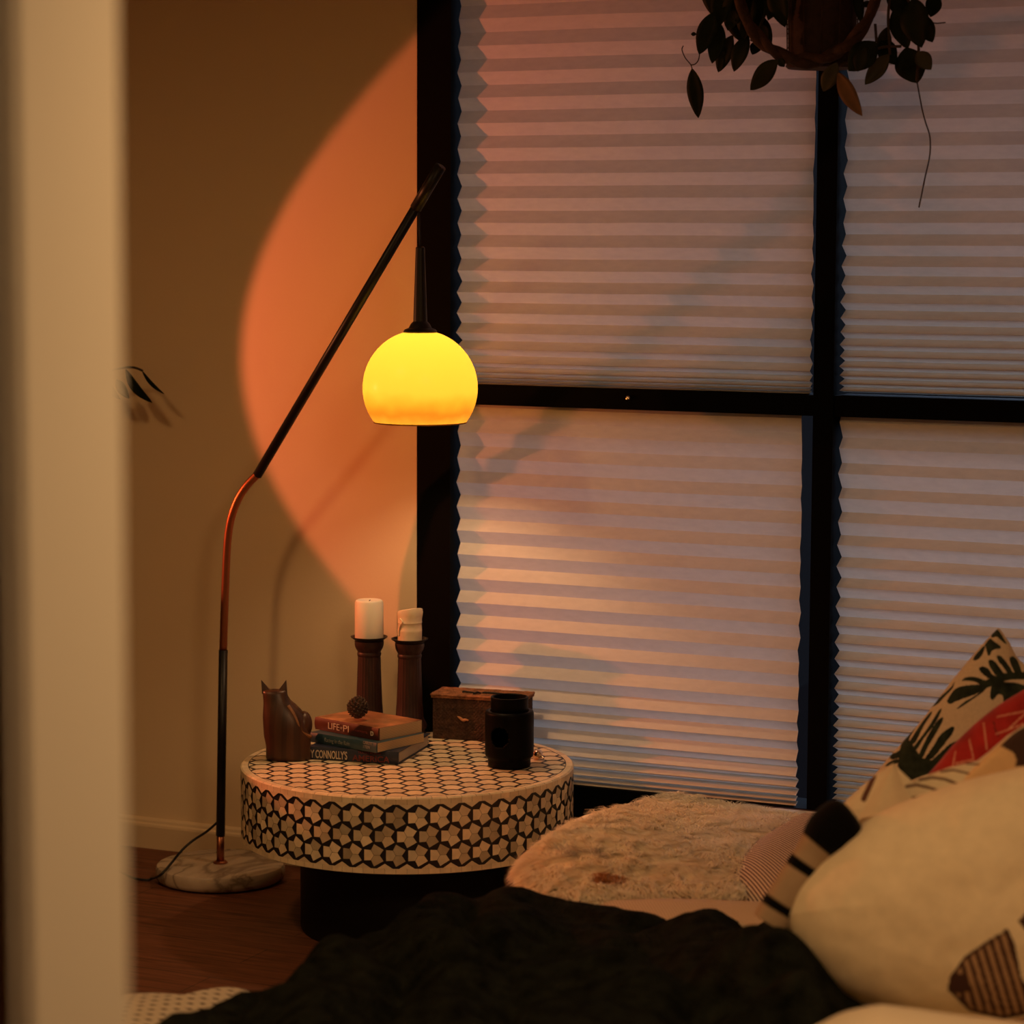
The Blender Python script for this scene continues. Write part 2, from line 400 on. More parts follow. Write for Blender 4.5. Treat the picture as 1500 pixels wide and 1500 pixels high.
tube('arm', [LP(377, 696, .187), LP(643, 247, .309)], .0105, 'black_metal', lamp, 16)
tube('arm_sleeve', [LP(609, 305, .2935), LP(645, 244, .31)], .0125, 'black_metal', lamp, 16)
q = ony(615.5, 568, -SHD); SX, SZ, SY = q.x - LX, q.z, .2 - SHD
tube('pendant_cord', [LP(613.4, 306, .295), Vector((SX, SY, SZ + .286))], .0022, 'cable', lamp, 8)
lathe('socket_sleeve', [(0, 0), (.0145, 0), (.0095, .152), (.006, .155), (0, .155)], 'black_metal', lamp, 24, (SX, SY, SZ + .137))
lathe('shade_cap', [(0, -.004), (.034, -.004), (.035, 0), (.032, .004), (.024, .007), (.02, .015), (.014, .021), (0, .022)], 'black_metal', lamp, 32, (SX, SY, SZ + .117))
prof = []
SR = .1195
for i in range(41):
    a = PI / 2 - (PI / 2 + math.asin(.0715 / .1195)) * i / 40
    prof.append((max(SR * math.cos(a), 0 if i == 0 else .001), SR * math.sin(a)))
sh = lathe('lamp_shade', prof, 'shade', None, 72); sh.location = (SX, SY, SZ); sh.parent = lamp
rim_pts = [(.0957 * math.cos(2 * PI * k / 72), .0957 * math.sin(2 * PI * k / 72), -.0715) for k in range(73)]
tube('shade_rim', rim_pts, .0016, 'shade', sh, 8, cap=False)
bulb_z = SZ + .03
bl = bpy.data.materials.new('bulb_glass'); bl.use_nodes = True
bl.node_tree.nodes['Principled BSDF'].inputs['Emission Color'].default_value = (1, .72, .4, 1)
bl.node_tree.nodes['Principled BSDF'].inputs['Emission Strength'].default_value = 2
M['bulb'] = bl
lathe('bulb', [(0, .02), (.012, .02), (.014, .0), (.008, -.004), (0, -.005)], 'bulb', lamp, 20, (SX, SY, bulb_z + .04))
def LO(px, py, z): return onz(px, py, z) - Vector((LX, LY, 0))
cab = spline([LP(320, 1203), LP(303, 1218), LP(283, 1231), LO(267, 1245, .075), LO(252, 1263, .046), LO(240, 1277, .041), LO(231, 1284, .026), LO(222, 1287, .006), LO(214, 1289, .004),
              LO(190, 1284, .004), LO(150, 1262, .004)], 6)
for c in cab: c.z = max(c.z, .004)
tube('power_cable', cab, .0028, 'cable', lamp, 8)
shp = lamp.matrix_world

# ================================================================== INLAY TABLE
TZ = .346; TR = .345; TH = .155
TCX, TCY = -2.430, -.371
table = empty('coffee_table', (TCX, TCY, 0), 'round bone inlay coffee table with honeycomb pattern and black drum base', 'table')
BONE = (.72, .59, .39)
def bone(rnd, lo=.72, hi=1.1):
    k = rnd.uniform(lo, hi); w = rnd.uniform(-.03, .03); return (BONE[0] * k, BONE[1] * k * (1 + w), BONE[2] * k * (1 + 2 * w))
rnd = random.Random(11)
# drum core of dark resin
lathe('drum_core', [(0, TZ - TH), (TR - .006, TZ - TH), (TR - .0012, TZ - TH + .003), (TR - .0012, TZ - .003), (TR - .004, TZ - .0008), (0, TZ - .0008)], 'resin', table, 128)
def polymesh(name, polys, cols, m, parent):
    v = []; f = []; c = []
    for P, cc in zip(polys, cols):
        s = len(v); v += P; f.append(tuple(range(s, s + len(P)))); c += [cc] * len(P)
    me = bpy.data.meshes.new(name); me.from_pydata([tuple(x) for x in v], [], f); me.update()
    attr_mesh_color(me, c); return link(name, me, m, parent)
polys = []; cols = []
NC = 50; W0 = 2 * PI / NC           # hexagons round the side
pitch = TR * W0; ha = pitch / math.sqrt(3)
zc0 = TZ - TH / 2
def side(u, z, off=0.0006): a = u / TR; return (( TR + off) * math.cos(a), (TR + off) * math.sin(a), z)
def addside(pts, col):
    # subdivide horizontally so pieces follow the curve
    polys.append([side(u, z) for u, z in pts]); cols.append(col)
ph = .010
for row in (-1, 0, 1):
    for i in range(NC):
        cu = (i + (.5 if row else 0)) * pitch + ph; cz = zc0 + row * ha * 1.5
        base = rnd.uniform(.8, 1.05)
        R = ha * .905
        V = {k: (cu + R * math.cos(math.radians(k)), cz + R * math.sin(math.radians(k))) for k in (30, 90, 150, 210, 270, 330)}
        def Q(k): r = R * .53; return (cu + r * math.cos(math.radians(k)), cz + r * math.sin(math.radians(k)))
        C0 = (cu, cz)
        for d, va, vb in ((180, 150, 210), (60, 30, 90), (300, 270, 330)):
            pent = [V[va], V[vb]] if True else None
            qa, qb = Q(d - 60), Q(d + 60)
            # order: va -> (q on va side) -> centre -> (q on vb side) -> vb
            def near(v): return qa if (v[0] - qa[0]) ** 2 + (v[1] - qa[1]) ** 2 < (v[0] - qb[0]) ** 2 + (v[1] - qb[1]) ** 2 else qb
            P = [V[va], near(V[va]), C0, near(V[vb]), V[vb]]
            gx = sum(p[0] for p in P) / 5; gz = sum(p[1] for p in P) / 5
            P = [(gx + (p[0] - gx) * .965, gz + (p[1] - gz) * .965) for p in P]
            k = base * rnd.choice((.62, .76, .92, 1.06, 1.16)); w = rnd.uniform(-.04, .04)
            addside(P, (BONE[0] * k, BONE[1] * k * (1 + w), BONE[2] * k * (1 + 2 * w)))
# plain bone bands above and below with toothed inner edge
zt = zc0 + ha * 2.5; zb = zc0 - ha * 2.5
for i in range(NC):
    for sgn, zo in ((1, TZ - .003), (-1, TZ - TH + .003)):
        u0 = i * pitch + ph; 
        zi = (zt - ha * .5 if sgn > 0 else zb + ha * .5)
        # trapezoid band block pair with the small triangle that fills between the hexagons
        ze = zt + .0012 if sgn > 0 else zb - .0012
        for h in range(2):
            cc = bone(rnd, .85, 1.12)
            ua = u0 + h * pitch / 2 + .0002; ub = u0 + (h + 1) * pitch / 2 - .0002
            addside([(ua, ze), (ub, ze), (ub, zo), (ua, zo)], cc)
        addside([(u0 - pitch * .36, ze), (u0 + pitch * .36, ze), (u0, ze - sgn * ha * .40)], bone(rnd, .85, 1.05))
polymesh('side_inlay', polys, cols, 'bone', table)
# top: pale disc, bone edge ring, fine dark honeycomb lines
polys = []; cols = []
NR = 72
for i in range(NR):
    a0, a1 = 2 * PI * i / NR + .001, 2 * PI * (i + 1) / NR - .001
    cc = bone(rnd, .9, 1.12)
    for q in range(2):
        b0 = a0 + (a1 - a0) * q / 2; b1 = a0 + (a1 - a0) * (q + 1) / 2
        r0, r1 = TR - .015, TR - .0025
        polys.append([(r * math.cos(b), r * math.sin(b), TZ - .0002) for r, b in ((r0, b0), (r1, b0), (r1, b1), (r0, b1))]); cols.append(cc)
        polys.append([((TR - .0025) * math.cos(b0), (TR - .0025) * math.sin(b0), TZ - .0002), ((TR + .0006) * math.cos(b0), (TR + .0006) * math.sin(b0), TZ - .003),
                      ((TR + .0006) * math.cos(b1), (TR + .0006) * math.sin(b1), TZ - .003), ((TR - .0025) * math.cos(b1), (TR - .0025) * math.sin(b1), TZ - .0002)]); cols.append(cc)
R_IN = TR - .0165
A2 = Vector((-.4985, .867)); A1 = Vector((.867, .4985))
def T2(a, b): q = A1 * a + A2 * b; return (q.x, q.y)
# bone tiles: one polygon per honeycomb cell, clipped to the disc; dark gaps show between
def clip_disc(P, R):
    out = []
    n = len(P)
    for i in range(n):
        a, b = P[i], P[(i + 1) % n]
        ia = a[0] ** 2 + a[1] ** 2 <= R * R; ib = b[0] ** 2 + b[1] ** 2 <= R * R
        if ia: out.append(a)
        if ia != ib:
            lo, hi = 0, 1
            for _ in range(24):
                m_ = (lo + hi) / 2; q = (a[0] + (b[0] - a[0]) * m_, a[1] + (b[1] - a[1]) * m_)
                if (q[0] ** 2 + q[1] ** 2 <= R * R) == ia: lo = m_
                else: hi = m_
            out.append((a[0] + (b[0] - a[0]) * lo, a[1] + (b[1] - a[1]) * lo))
    return out
CW, CP, ZA = .0379, .0460, .0064
for ci in range(-11, 12):
    for cj in range(-12, 13):
        a = ci * CW; b0 = cj * CP + (ci % 2) * CP / 2; b1 = b0 + CP; bmid = b0 + CP / 2
        hw = CW / 2; g = .0028; ga = .0036
        up = .0045
        P = [(a - hw + ZA + g, b0 + ga), (a, b0 + ga + up), (a + hw - ZA - g, b0 + ga), (a + hw + ZA - g, bmid), (a + hw - ZA - g, b1 - ga), (a, b1 - ga + up), (a - hw + ZA + g, b1 - ga), (a - hw - ZA + g, bmid)]
        P = [T2(*q) for q in P]
        P = clip_disc(P, R_IN)
        if len(P) >= 3:
            polys.append([(x, y, TZ - .0002) for x, y in P]); cols.append(bone(rnd, .9, 1.1))
polymesh('top_inlay', polys, cols, 'bone', table)
lathe('pedestal', [(0, 0), (.220, 0), (.223, .006), (.223, TZ - TH - .004), (.223, TZ - TH), (0, TZ - TH)], 'black_wood', table, 96)

# ================================================================== TABLE-TOP THINGS
# carved cat
cx = onz(421, 1111, TZ)
cat = empty('cat_figurine', (cx.x, cx.y, TZ), 'carved dark wooden cat figurine sitting beside the stack of books', 'figurine', rz=math.radians(26))
def cat_body():
    # rows: height, left edge, right edge (metres in the silhouette plane), half depth
    k = 1 / 695
    rows = [(0, -29, 33, 24), (1.5, -31, 35, 26), (8, -31, 35, 27), (20, -31, 34, 27), (35, -34, 34, 27), (50, -35, 32, 26), (62, -35.5, 27, 24), (72, -35, 20, 21), (80, -34.5, 12, 18), (86, -34.5, 5, 15.5),
            (92, -35, 1.5, 14), (96, -35.5, .3, 13), (99, -35.6, -.2, 12), (101, -34.5, -1.5, 9), (102, -28, -8, 4)]
    n = 28; v = []; f = []
    for z, l, r, d in rows:
        c = (l + r) / 2 * k; hw = (r - l) / 2 * k
        for i in range(n):
            a = 2 * PI * i / n
            s = abs(math.cos(a)) ** .8 * (1 if math.cos(a) > 0 else -1); t = abs(math.sin(a)) ** .8 * (1 if math.sin(a) > 0 else -1)
            v.append((c + hw * s, d * k * t, z * k))
    for r in range(len(rows) - 1):
        for i in range(n): f.append((r * n + i, r * n + (i + 1) % n, (r + 1) * n + (i + 1) % n, (r + 1) * n + i))
    f.append(tuple(range(n))[::-1]); f.append(tuple(range((len(rows) - 1) * n, len(rows) * n)))
    for ex0, ex1, tip in ((-36, -20, -37.5), (-16, .2, -1.0)):   # ears
        s = len(v)
        base = [(ex0, -5), (ex1, -5), (ex1, 5), (ex0, 5)]
        for x, y in base: v.append((x * k, y * k, 96 * k))
        for x, y in [((ex0 + tip) / 2, -3), ((ex1 + tip) / 2, -3), ((ex1 + tip) / 2, 3), ((ex0 + tip) / 2, 3)]: v.append((x * k, y * k, 106 * k))
        v.append((tip * k, 0, 116 * k))
        for i in range(4):
            j = (i + 1) % 4; f.append((s + i, s + j, s + 4 + j, s + 4 + i)); f.append((s + 4 + i, s + 4 + j, s + 8))
    me = bpy.data.meshes.new('body'); me.from_pydata(v, [], f); me.update(); return me
M['cat_wood'] = mat('cat_wood', (.060, .025, .013), .38, noise_amt=.25, noise_scale=14, wave=((.038, .016, .009), 5, 5.0, .45, 'X'), stretch=(2.2, 2, .5))
cb = link('body', cat_body(), 'cat_wood', cat, True)
try: cb.data.set_sharp_from_angle(angle=.9)
except Exception: pass
# curled tail carved as a raised pale band with a dark hip
k_ = 1 / 695
tail = [Vector((x * k_, y * k_, z * k_)) for x, y, z in ((2, -14, 80), (9, -17, 70), (15, -19, 58), (20, -19, 46), (27, -15, 38), (34, -6, 33))]
M['cat_pale'] = mat('cat_pale_grain', (.22, .10, .04), .4, noise_amt=.3, noise_scale=60)
tag(tube('tail', spline(tail, 5), .0045, 'cat_pale', cat, 10), 'paler carved band curling down the back')
bm = bmesh.new(); bmesh.ops.create_uvsphere(bm, u_segments=20, v_segments=12, radius=1)
bmesh.ops.transform(bm, matrix=Matrix.Translation((24 * k_, 0, 50 * k_)) @ Matrix.Diagonal((12.5 * k_, 17 * k_, 20 * k_, 1)), verts=bm.verts)
frombm('haunch', bm, 'cat_wood', cat, True)

# books
def text_mesh(body, size, m, parent, mw, sx=1.0, name='lettering', depth=.0003, bold=0, fit=None):
    cu = bpy.data.curves.new('lettering', 'FONT'); cu.body = body; cu.size = size; cu.extrude = depth; cu.align_x = 'LEFT'; cu.align_y = 'CENTER'
    cu.offset = bold
    t = bpy.data.objects.new('lettering_source', cu); COL.objects.link(t); bpy.context.view_layer.update()
    me = bpy.data.meshes.new_from_object(t.evaluated_get(bpy.context.evaluated_depsgraph_get()))
    bpy.data.objects.remove(t); bpy.data.curves.remove(cu)
    if fit:
        xs = [v.co.x for v in me.vertices]; sx = fit / (max(xs) - min(xs)); x0 = min(xs)
        for v in me.vertices: v.co.x -= x0
    for v in me.vertices: v.co.x *= sx
    me.transform(mw); me.materials.clear()
    return link(name, me, m, parent)
def book(K, Lp, Rp, h, label, spine_m, cover_m, page_m, depth, length, hard=False):
    """K: near bottom corner where spine meets the page end; spine runs to Lp, page end runs to Rp. local x along spine (left to right), y away"""
    ex = (K - Lp); ex.z = 0; ex.normalize(); ey = Vector((-ex.y, ex.x, 0))
    e = empty('book', K, label, 'book', 'stack of books on the inlay table'); e.rotation_euler = (0, 0, math.atan2(ex.y, ex.x))
    t = .0022 if hard else .0009; ov = .004 if hard else .0006
    bm = bmesh.new()
    box(bm, -length, 0, 0, depth, 0, t); box(bm, -length, 0, 0, depth, h - t, h)
    c = frombm('cover', bm, cover_m, e, bevel=.0004, seg=1)
    # spine with gentle curve
    n = 8; v = []; f = []
    for x in (-length, 0):
        for i in range(n + 1):
            s = i / n; v.append((x, -.0025 * math.sin(PI * s) - .0002, h * s))
    m_ = n + 1
    for x in (-length, 0):
        for i in range(n + 1): v.append((x, .0025, h * i / n))
    for i in range(n):
        f.append((i, m_ + i, m_ + i + 1, i + 1)); f.append((2 * m_ + i, 2 * m_ + i + 1, 3 * m_ + i + 1, 3 * m_ + i))
        f.append((i, i + 1, 2 * m_ + i + 1, 2 * m_ + i)); f.append((m_ + i, 3 * m_ + i, 3 * m_ + i + 1, m_ + i + 1))
    pydata('spine', v, f, spine_m, e)
    boxes('page_block', [(-length + ov, -ov, .0015, depth - ov, t, h - t)], page_m, e)
    return e
def spine_mat(x, z, h): # text plane on spine: local x right, up z, facing -y
    return Matrix.Translation((x, -.0030, z)) @ Matrix.Rotation(PI / 2, 4, 'X')
b3 = book(onz(584, 1120, TZ), onz(455, 1112, TZ), onz(637, 1091, TZ), .0265, 'thick dark navy hardback at the bottom of the book stack, red and white spine lettering', 'cover_navy', 'cover_navy', 'page_white', .215, .199, True)
text_mesh("Y", .0235, 'ink_cream', b3, spine_mat(-.1935, .0115, 0), bold=.0004, fit=.009)
text_mesh("CONNOLLY'S", .0235, 'ink_cream', b3, spine_mat(-.182, .0115, 0), bold=.0004, fit=.070)
text_mesh("AMERICA", .0175, 'ink_red', b3, spine_mat(-.101, .0085, 0), bold=.0003, fit=.082)
text_mesh("TRACKS ACROSS", .0075, 'ink_red', b3, spine_mat(-.088, .0205, 0), fit=.05)
K2 = onz(552, 1103, TZ + .0268)
b2 = book(K2, onz(457, 1087, TZ + .0268), onz(611, 1084, TZ + .0268), .0205, 'teal paperback in the middle of the book stack with faint script lettering', 'cover_teal', 'cover_teal', 'page', .150, .19)
text_mesh("Racing in the Rain", .0125, 'ink_blue', b2, spine_mat(-.145, .010, 0) @ Matrix.Shear('XZ', 4, (0, 0)), sx=.8)
text_mesh("GARTH\nSTEIN", .0088, 'ink_blue', b2, spine_mat(-.036, .0135, 0), sx=.85)
K1 = onz(555, 1085, TZ + .0475)
b1 = book(K1, onz(463, 1068, TZ + .0475), onz(621, 1073, TZ + .0475), .0262, 'reddish paperback on top of the book stack beneath the pine cone', 'cover_red', 'cover_orange', 'page', .129, .19)
text_mesh("LIFE", .0195, 'ink_cream', b1, spine_mat(-.148, .0125, 0), fit=.034)
text_mesh("OF", .007, 'ink_cream', b1, spine_mat(-.1115, .0125, 0), fit=.006)
text_mesh("PI", .0195, 'ink_cream', b1, spine_mat(-.1025, .0125, 0), fit=.0165)
text_mesh("YANN MARTEL", .0062, 'ink_red', b1, spine_mat(-.072, .0125, 0), sx=1.0)
text_mesh("D", .012, 'ink_cream', b1, spine_mat(-.022, .0125, 0), sx=1.0, bold=.0006)

# pine cone
pc = onz(524, 1055, TZ + .074)
def cone():
    v = []; f = []; rnd = random.Random(4)
    R = .0255; cz = .0262
    # core
    for i in range(9):
        a = PI * i / 8
        for j in range(12):
            b = 2 * PI * j / 12; v.append((R * .72 * math.sin(a) * math.cos(b), R * .72 * math.sin(a) * math.sin(b), cz + R * .85 * math.cos(a)))
    for i in range(8):
        for j in range(12): f.append((i * 12 + j, i * 12 + (j + 1) % 12, (i + 1) * 12 + (j + 1) % 12, (i + 1) * 12 + j))
    for i in range(110):    # scales along a golden spiral
        z = 1 - 2 * (i + .5) / 110; th = i * 2.399963
        n = Vector((math.sqrt(1 - z * z) * math.cos(th), math.sqrt(1 - z * z) * math.sin(th), z))
        up = Vector((0, 0, 1)); t = (up - n * up.z)
        t = t.normalized() if t.length > .01 else Vector((1, 0, 0)); s = n.cross(t)
        c = n * R * .74 + Vector((0, 0, cz)); w = .0042 * rnd.uniform(.85, 1.15); ln = .0088 * rnd.uniform(.85, 1.1)
        tip = c + n * ln * .85 + t * ln * .55
        P = [c - s * w * .6 - t * .001, c + s * w * .6 - t * .001, c + n * ln * .5 + s * w + t * .001, tip + s * w * .55, tip + n * .0012 - t * .0006, tip - s * w * .55, c + n * ln * .5 - s * w + t * .001]
        Q = [p + t * .0022 for p in P]
        b = len(v); v += P + Q; m_ = len(P)
        f.append(tuple(range(b, b + m_))[::-1]); f.append(tuple(range(b + m_, b + 2 * m_)))
        for q in range(m_): f.append((b + q, b + (q + 1) % m_, b + m_ + (q + 1) % m_, b + m_ + q))
    return v, f
v, f = cone()
o = pydata('pine_cone', v, f, 'pinecone'); o.location = (pc.x, pc.y, TZ + .0738 - .001)
tag(o, 'round dark brown pine cone resting on the top book', 'pine cone')

# candle holders: fluted tapering columns with iron drip plates, and their candles
def flute(r, z, a): return r * (1 - (.035 if .03 < z < .172 else 0) * (.5 + .5 * math.cos(a * 24)))
HOLD = [(0, 0), (.036, 0), (.036, .012), (.034, .014), (.034, .020), (.0375, .022), (.0385, .028), (.036, .034), (.0325, .040), (.0305, .046), (.0285, .075), (.0268, .115), (.0255, .155), (.0250, .171),
        (.0262, .173), (.0265, .177), (.0252, .180), (.0265, .183), (.0292, .187), (.031, .192), (.0318, .197), (.0318, .203), (0, .203)]
def holder(px, pbase, ptop, label):
    q = onz(px, pbase, TZ); e = empty('candle_holder', (q.x, q.y, TZ), label, 'candle holder', 'turned wooden candle holders')
    hh = (ony(px, ptop, q.y).z - TZ) / .209
    lathe('column', [(r, z * hh) for r, z in HOLD], 'holder_wood', e, 96, fn=lambda r, z, a: flute(r, z / hh, a))
    lathe('drip_plate', [(0, .203 * hh), (.030, .203 * hh), (.0325, .206 * hh), (.0395, .2105 * hh), (.0405, .2125 * hh), (.038, .2125 * hh), (.033, .2085 * hh), (0, .2075 * hh)], 'iron', e, 48)
    return Vector((q.x, q.y, TZ + .2085 * hh))
t1 = holder(541, 1078, 934.5, 'dark fluted wooden candle holder carrying the smooth white candle, behind the pine cone')
t2 = holder(600, 1081, 937.5, 'dark fluted wooden candle holder carrying the melted candle, beside the woven box')
c1 = empty('candle', t1, 'smooth white pillar candle on the candle holder behind the pine cone', 'candle', 'pillar candles')
lathe('wax', [(0, 0), (.0305, 0), (.0312, .002), (.0312, .078), (.029, .083), (.026, .0848), (.022, .0838), (.008, .082), (0, .0815)], 'wax_white', c1, 48)
tube('wick', [(0, 0, .081), (.001, 0, .0835), (.003, .001, .0842)], .0009, 'wick', c1, 6)
c2 = empty('candle', t2, 'cream pillar candle with melted slumped rim on the holder beside the woven box', 'candle', 'pillar candles')
def melt(r, z, a):
    if z < .048: return r * (1 + .012 * math.sin(3 * a + z * 90))
    return r * (1 + .05 * math.sin(a * 2 + 1 + z * 30) + .03 * math.sin(5 * a))
w2 = lathe('wax', [(0, 0), (.0265, 0), (.0268, .020), (.0274, .023), (.0268, .025), (.0266, .038), (.0276, .040), (.0268, .044), (.028, .054), (.029, .060), (.0275, .066), (.024, .067), (.021, .060), (.016, .050), (0, .047)], 'wax_cream', c2, 48, fn=melt)
for vv in w2.data.vertices:   # the rim slumps to one side
    if vv.co.z > .05: vv.co.z += .007 * (vv.co.x * .8 - vv.co.y * .5) / .028 * (vv.co.z - .05) / .016
tube('wax_drip', spline([(-.010, -.0262, .050), (-.004, -.028, .044), (-.008, -.0282, .036), (-.013, -.025, .024), (-.014, -.0245, .012)], 5), .0017, 'wax_cream', c2, 8)
tube('wick', [(0, 0, .046), (.001, .001, .053)], .0009, 'wick', c2, 6)

# woven box with lid
BA = math.atan2(.031, .205)
bp = onz(634, 1081.5, TZ); bl_, bd, bh = .203, .080, .0905
wb = empty('woven_box', (bp.x, bp.y, TZ), 'brown woven rattan box with flat lid and small clasp in front of the window frame', 'box', rz=BA)
def woven(name, x0, x1, y0, y1, z0, z1, m, parent, amp=.0012, step=.0042):
    """box whose four sides and top carry an over-under weave"""
    v = []; f = []
    def sheet(o, du, dv, n, lu, lv):
        nu = max(2, int(lu / step)) * 2; nv = max(2, int(lv / step)) * 2; b = len(v)
        for i in range(nu + 1):
            for j in range(nv + 1):
                h = amp * math.sin(PI * i / 2 + (PI / 2 if (j // 2) % 2 else -PI / 2)) * (1 if 0 < i < nu and 0 < j < nv else 0)
                h += amp * .6 * math.cos(PI * j) * (1 if 0 < i < nu and 0 < j < nv else 0)
                v.append(o + du * (lu * i / nu) + dv * (lv * j / nv) + n * h)
        for i in range(nu):
            for j in range(nv): a = b + i * (nv + 1) + j; f.append((a, a + nv + 1, a + nv + 2, a + 1))
    X, Y, Z = Vector((1, 0, 0)), Vector((0, 1, 0)), Vector((0, 0, 1))
    lx, ly, lz = x1 - x0, y1 - y0, z1 - z0
    sheet(Vector((x0, y0, z0)), X, Z, -Y, lx, lz); sheet(Vector((x1, y1, z0)), -X, Z, Y, lx, lz)
    sheet(Vector((x1, y0, z0)), Y, Z, X, ly, lz); sheet(Vector((x0, y1, z0)), -Y, Z, -X, ly, lz)
    sheet(Vector((x0, y0, z1)), X, Y, Z, lx, ly); sheet(Vector((x0, y1, z0)), X, -Y, -Z, lx, ly)
    return pydata(name, v, f, m, parent, True)
woven('body', 0, bl_, 0, bd, 0, bh, 'rattan', wb)
lid = woven('lid', -.003, bl_ + .003, -.003, bd + .003, bh, bh + .008, 'rattan_lid', wb)
edge = []
for a, b in (((-.003, -.003), (bl_ + .003, -.003)), ((bl_ + .003, -.003), (bl_ + .003, bd + .003)), ((bl_ + .003, bd + .003), (-.003, bd + .003)), ((-.003, bd + .003), (-.003, -.003))):
    for i in range(24): t = i / 24; edge.append(Vector((a[0] + (b[0] - a[0]) * t, a[1] + (b[1] - a[1]) * t, bh + .007 + random.uniform(-.0006, .0006))))
edge.append(edge[0]); tube('lid_edge', edge, .0027, 'rattan_lid', lid, 8, cap=False)
bm = bmesh.new()
tube('', spline([(.060, .030, bh + .009), (.062, .030, bh + .011), (.090, .028, bh + .0095), (.092, .028, bh + .009)], 4), .0022, None, bm=bm, n=8)
tube('', spline([(.104, .032, bh + .009), (.11, .032, bh + .011), (.148, .030, bh + .0105), (.152, .030, bh + .009)], 4), .0022, None, bm=bm, n=8)
tube('', spline([(.088, .012, bh + .009), (.094, .020, bh + .013), (.100, .030, bh + .009)], 4), .002, None, bm=bm, n=8)
frombm('lid_straps', bm, 'iron', lid, True)
cl = spline([(.057, -.003, .052), (.064, -.0045, .049), (.070, -.0045, .045), (.077, -.004, .046), (.082, -.003, .044)], 5)
tag(tube('clasp', cl, [.0012 + .0022 * math.sin(PI * i / (len(cl) - 1)) for i in range(len(cl))], 'clasp', wb, 8), 'small orange toggle clasp')

# black oil burner
q = onz(746, 1122, TZ)
ob = empty('oil_burner', (q.x, q.y, TZ), 'matt black ceramic oil burner with round opening and bowl on top', 'oil burner')
def burner_body():
    prof = [(.0425, 0), (.044, .003), (.044, .014), (.0445, .018), (.049, .022), (.0505, .026), (.0505, .112), (.049, .116), (.042, .1175), (.0395, .116)]
    n = 96; v = []; f = []
    rows = []
    for (r0, z0), (r1, z1) in zip(prof, prof[1:]):
        s = max(1, int((z1 - z0) / .003)) if z1 > z0 else 1
        for i in range(s): rows.append((r0 + (r1 - r0) * i / s, z0 + (z1 - z0) * i / s))
    rows.append(prof[-1])
    for r, z in rows:
        for i in range(n): a = 2 * PI * i / n; v.append((r * math.cos(a), r * math.sin(a), z))
    ac = math.atan2(-5.14 - q.y, 0 - q.x) - .42      # opening turned slightly away to the left of the viewer
    for k in range(len(rows) - 1):
        for i in range(n):
            a = (2 * PI * (i + .5) / n - ac + PI) % (2 * PI) - PI; z = (rows[k][1] + rows[k + 1][1]) / 2
            if (a * .0505) ** 2 + (z - .068) ** 2 < .021 ** 2: continue
            f.append((k * n + i, k * n + (i + 1) % n, (k + 1) * n + (i + 1) % n, (k + 1) * n + i))
    f.append(tuple(range(n))[::-1])
    return v, f
v, f = burner_body()
bb = pydata('body', v, f, 'black_ceramic', ob, True)
sm = bb.modifiers.new('wall', 'SOLIDIFY'); sm.thickness = .003; sm.offset = -1
lathe('bowl', [(0, .108), (.036, .108), (.0385, .112), (.0385, .140), (.0392, .143), (.0385, .1455), (.036, .146), (.034, .144), (.033, .128), (.02, .120), (0, .119)], 'black_ceramic', ob, 64)
tl = lathe('tealight', [(0, .012), (.018, .012), (.018, .026), (.0165, .026), (.016, .022), (0, .022)], 'black_metal', ob, 24)
# little polished metal ball
q = onz(787, 1112, TZ)
mb = empty('metal_ball', (q.x + .003, q.y - .01, TZ), 'small shiny banded metal ball lying behind the black oil burner', 'ornament')
R = .0115
prof = []
for i in range(33):
    a = -PI / 2 + PI * i / 32; rr = R * math.cos(a)
    if abs(a + .1) < .05 or abs(a - .45) < .05: rr *= .86
    prof.append((max(rr, 0), R + R * math.sin(a)))
prof[0] = (0, 0); prof[-1] = (0, 2 * R)
mo = lathe('ball', prof, 'brass', mb, 32)
mo.rotation_euler = (0, .5, .3); mo.location = (-.005, .001, .0015)
pz = tube('pin', [(R * .9, -.002, R * .8), (R * 1.6, -.004, R * .55)], .0022, 'brass', mb, 8)

# ================================================================== BED
BX0, BX1, BY0, BY1, MZ = -1.955, -.12, -2.9, -.06, .26
bed = empty('mattress', ((BX0 + BX1) / 2, (BY0 + BY1) / 2, 0), 'low cream mattress bed under the window with dark piping', 'bed')
hx, hy = (BX1 - BX0) / 2, (BY1 - BY0) / 2
bm = bmesh.new(); box(bm, -hx, hx, -hy, hy, .07, MZ)
frombm('mattress_cover', bm, 'sheet', bed, True, bevel=.02, seg=4)
boxes('bed_base', [(-hx + .04, hx - .04, -hy + .04, hy - .04, 0, .07)], 'black_wood', bed, bevel=.004)
def piping(z):
    c = []
    for ax, ay, a0 in ((hx - .016, hy - .016, 0), (-hx + .016, hy - .016, 90), (-hx + .016, -hy + .016, 180), (hx - .016, -hy + .016, 270)):
        for k in range(7): a = math.radians(a0 + 15 * k); c.append(Vector((ax + .014 * math.cos(a), ay + .014 * math.sin(a), z)))
    c.append(c[0]); return c
M['pipe'] = mat('piping', (.05, .025, .02), .9)
tube('piping', piping(MZ - .006), .0045, 'pipe', bed, 8, cap=False)

